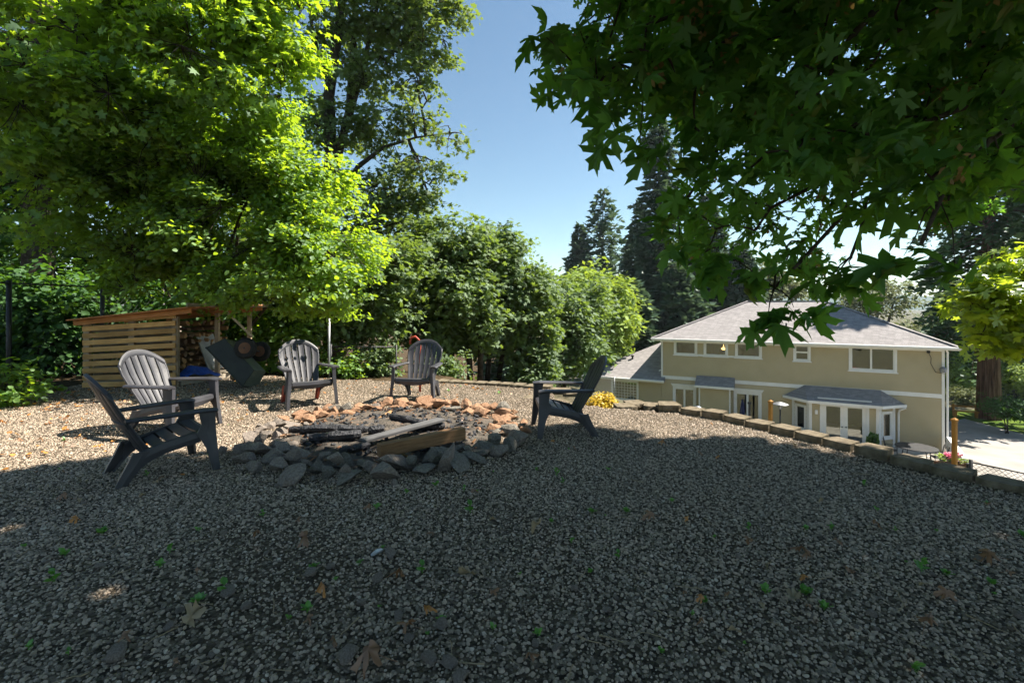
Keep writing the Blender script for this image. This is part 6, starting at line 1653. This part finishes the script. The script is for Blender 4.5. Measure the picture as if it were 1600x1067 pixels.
for px, py in wspots + [(rr.uniform(0,1600), 640+420*rr.random()**1.2) for _ in range(40)]:
    p = gnd(px, py)
    if math.hypot(p.x-PITC.x, p.y-PITC.y) < 1.55 or not bool(in_poly(np.array([p.x+.2]), np.array([p.y]), GRAVEL)[0]): continue
    o = link('weed', WEED[rr.randrange(5)]); o.location = (p.x, p.y, gzz(p.x, p.y)+.006); s = rr.uniform(.012,.03) if k > 48 else rr.uniform(.026,.05); o.scale = (s,s,s); o.rotation_euler = (0,0,rr.uniform(0,6.28))
    tag(o, 'green weed seedling ' + where(px, py), 'weed', 'weeds sprouting in the gravel'); k += 1
# loose stones bigger than the gravel
LST = [rock_mesh(200+k, 2, 6) for k in range(4)]
for me in LST: me.materials.append(M['stone_lilac'])
for px, py, s in ((155,888,.035),(180,1030,.055),(265,985,.03),(358,930,.045),(700,1040,.04),(668,1035,.045),(545,1030,.06),(485,900,.045),(610,870,.05),(590,905,.04),(620,965,.035),(690,978,.035),(565,945,.03),(515,890,.03),(710,735,.03),(1000,690,.03),(395,700,.04),(385,955,.03),(350,835,.03),(640,1000,.03),(720,1062,.05),(870,1010,.03)) + tuple((rr.uniform(0,1600), 700+360*rr.random(), rr.uniform(.018,.03)) for _ in range(45)):
    p = gnd(px, py)
    if math.hypot(p.x-PITC.x, p.y-PITC.y) < 1.55 or not bool(in_poly(np.array([p.x+.2]), np.array([p.y]), GRAVEL)[0]): continue
    o = link('loose_stone', LST[rr.randrange(4)]); o.location = (p.x, p.y, gzz(p.x, p.y)+s*.4); s *= .72; o.scale = (s,s,s); o.rotation_euler = (rr.uniform(-.3,.3), rr.uniform(-.3,.3), rr.uniform(0,6.28))
    tag(o, 'loose larger stone ' + where(px, py), 'stone', 'loose stones on the gravel')
# crumbs of old leaves drifted against the left and back edges, too many to count
rl = np.random.default_rng(44); n_ = 1500
lx = rl.uniform(-8, 0.5, n_); ly = rl.uniform(3.8, 9.6, n_)
pk = in_poly(lx+.15, ly+.1, GRAVEL) & (rl.random(n_) < np.clip(np.maximum((-lx-3.0)/3.5, (ly-6.8)/3.5), .05, 1)) & (np.hypot(lx-PITC.x, ly-PITC.y) > 1.65)
lx, ly = lx[pk], ly[pk]; n_ = len(lx)
v, f = leaves(np.stack([lx, ly, gz(lx, ly)+.018], 1), np.array([0,0,1.0]) + rl.normal(size=(n_,3))*.4, rl.normal(size=(n_,3)), rl.uniform(.02,.06,n_), 'oval')
tag(link('leaf_litter', np_mesh('leaf_litter', v, f, M['dry_leaf_orange'])), 'drifted orange brown leaf crumbs at the left and back of the gravel', kind='stuff')
# twigs and dry stalks
def twig_mesh(seed):
    r_ = np.random.default_rng(seed); n = 6; p = np.zeros((n,3)); d = r_.uniform(-.3,.3)
    for i in range(1,n): d += r_.normal()*.25; p[i] = p[i-1] + np.array([math.cos(d), math.sin(d), r_.normal()*.06])*.2
    p[:,2] += .02; return MB().tube(p, list(np.linspace(.022,.010,n)), 5).mesh('twig', M['dry_leaf_pale'], smooth=True)
TW = [twig_mesh(k) for k in range(6)]
for k in range(75):
    px, py = rr.uniform(0,1600), 690+370*rr.random(); p = gnd(px, py)
    if math.hypot(p.x-PITC.x, p.y-PITC.y) < 1.6 or not bool(in_poly(np.array([p.x+.25]), np.array([p.y]), GRAVEL)[0]): continue
    o = link('twig', TW[rr.randrange(6)]); o.location = (p.x, p.y, gzz(p.x, p.y)+.012); s = rr.uniform(.06,.16); o.scale = (s,s,s); o.rotation_euler = (0, rr.uniform(-.1,.1), rr.uniform(0,6.28))
    tag(o, 'thin dry twig ' + where(px, py), 'twig', 'dry twigs on the gravel')

# ================================================================ air
hm = N('air'); pvn = hm.n('ShaderNodeVolumePrincipled'); pvn.inputs['Color'].default_value = (0.75,0.86,1.0,1); pvn.inputs["Density"].default_value = 0.00022; pvn.inputs['Anisotropy'].default_value = 0.2
hm.l(pvn.outputs[0], hm.out.inputs['Volume'])
tag(MB().box(-4200, 4200, -4200, 4200, -12, 62).build('haze', hm.m), 'thin pale summer haze in the air', kind='stuff')
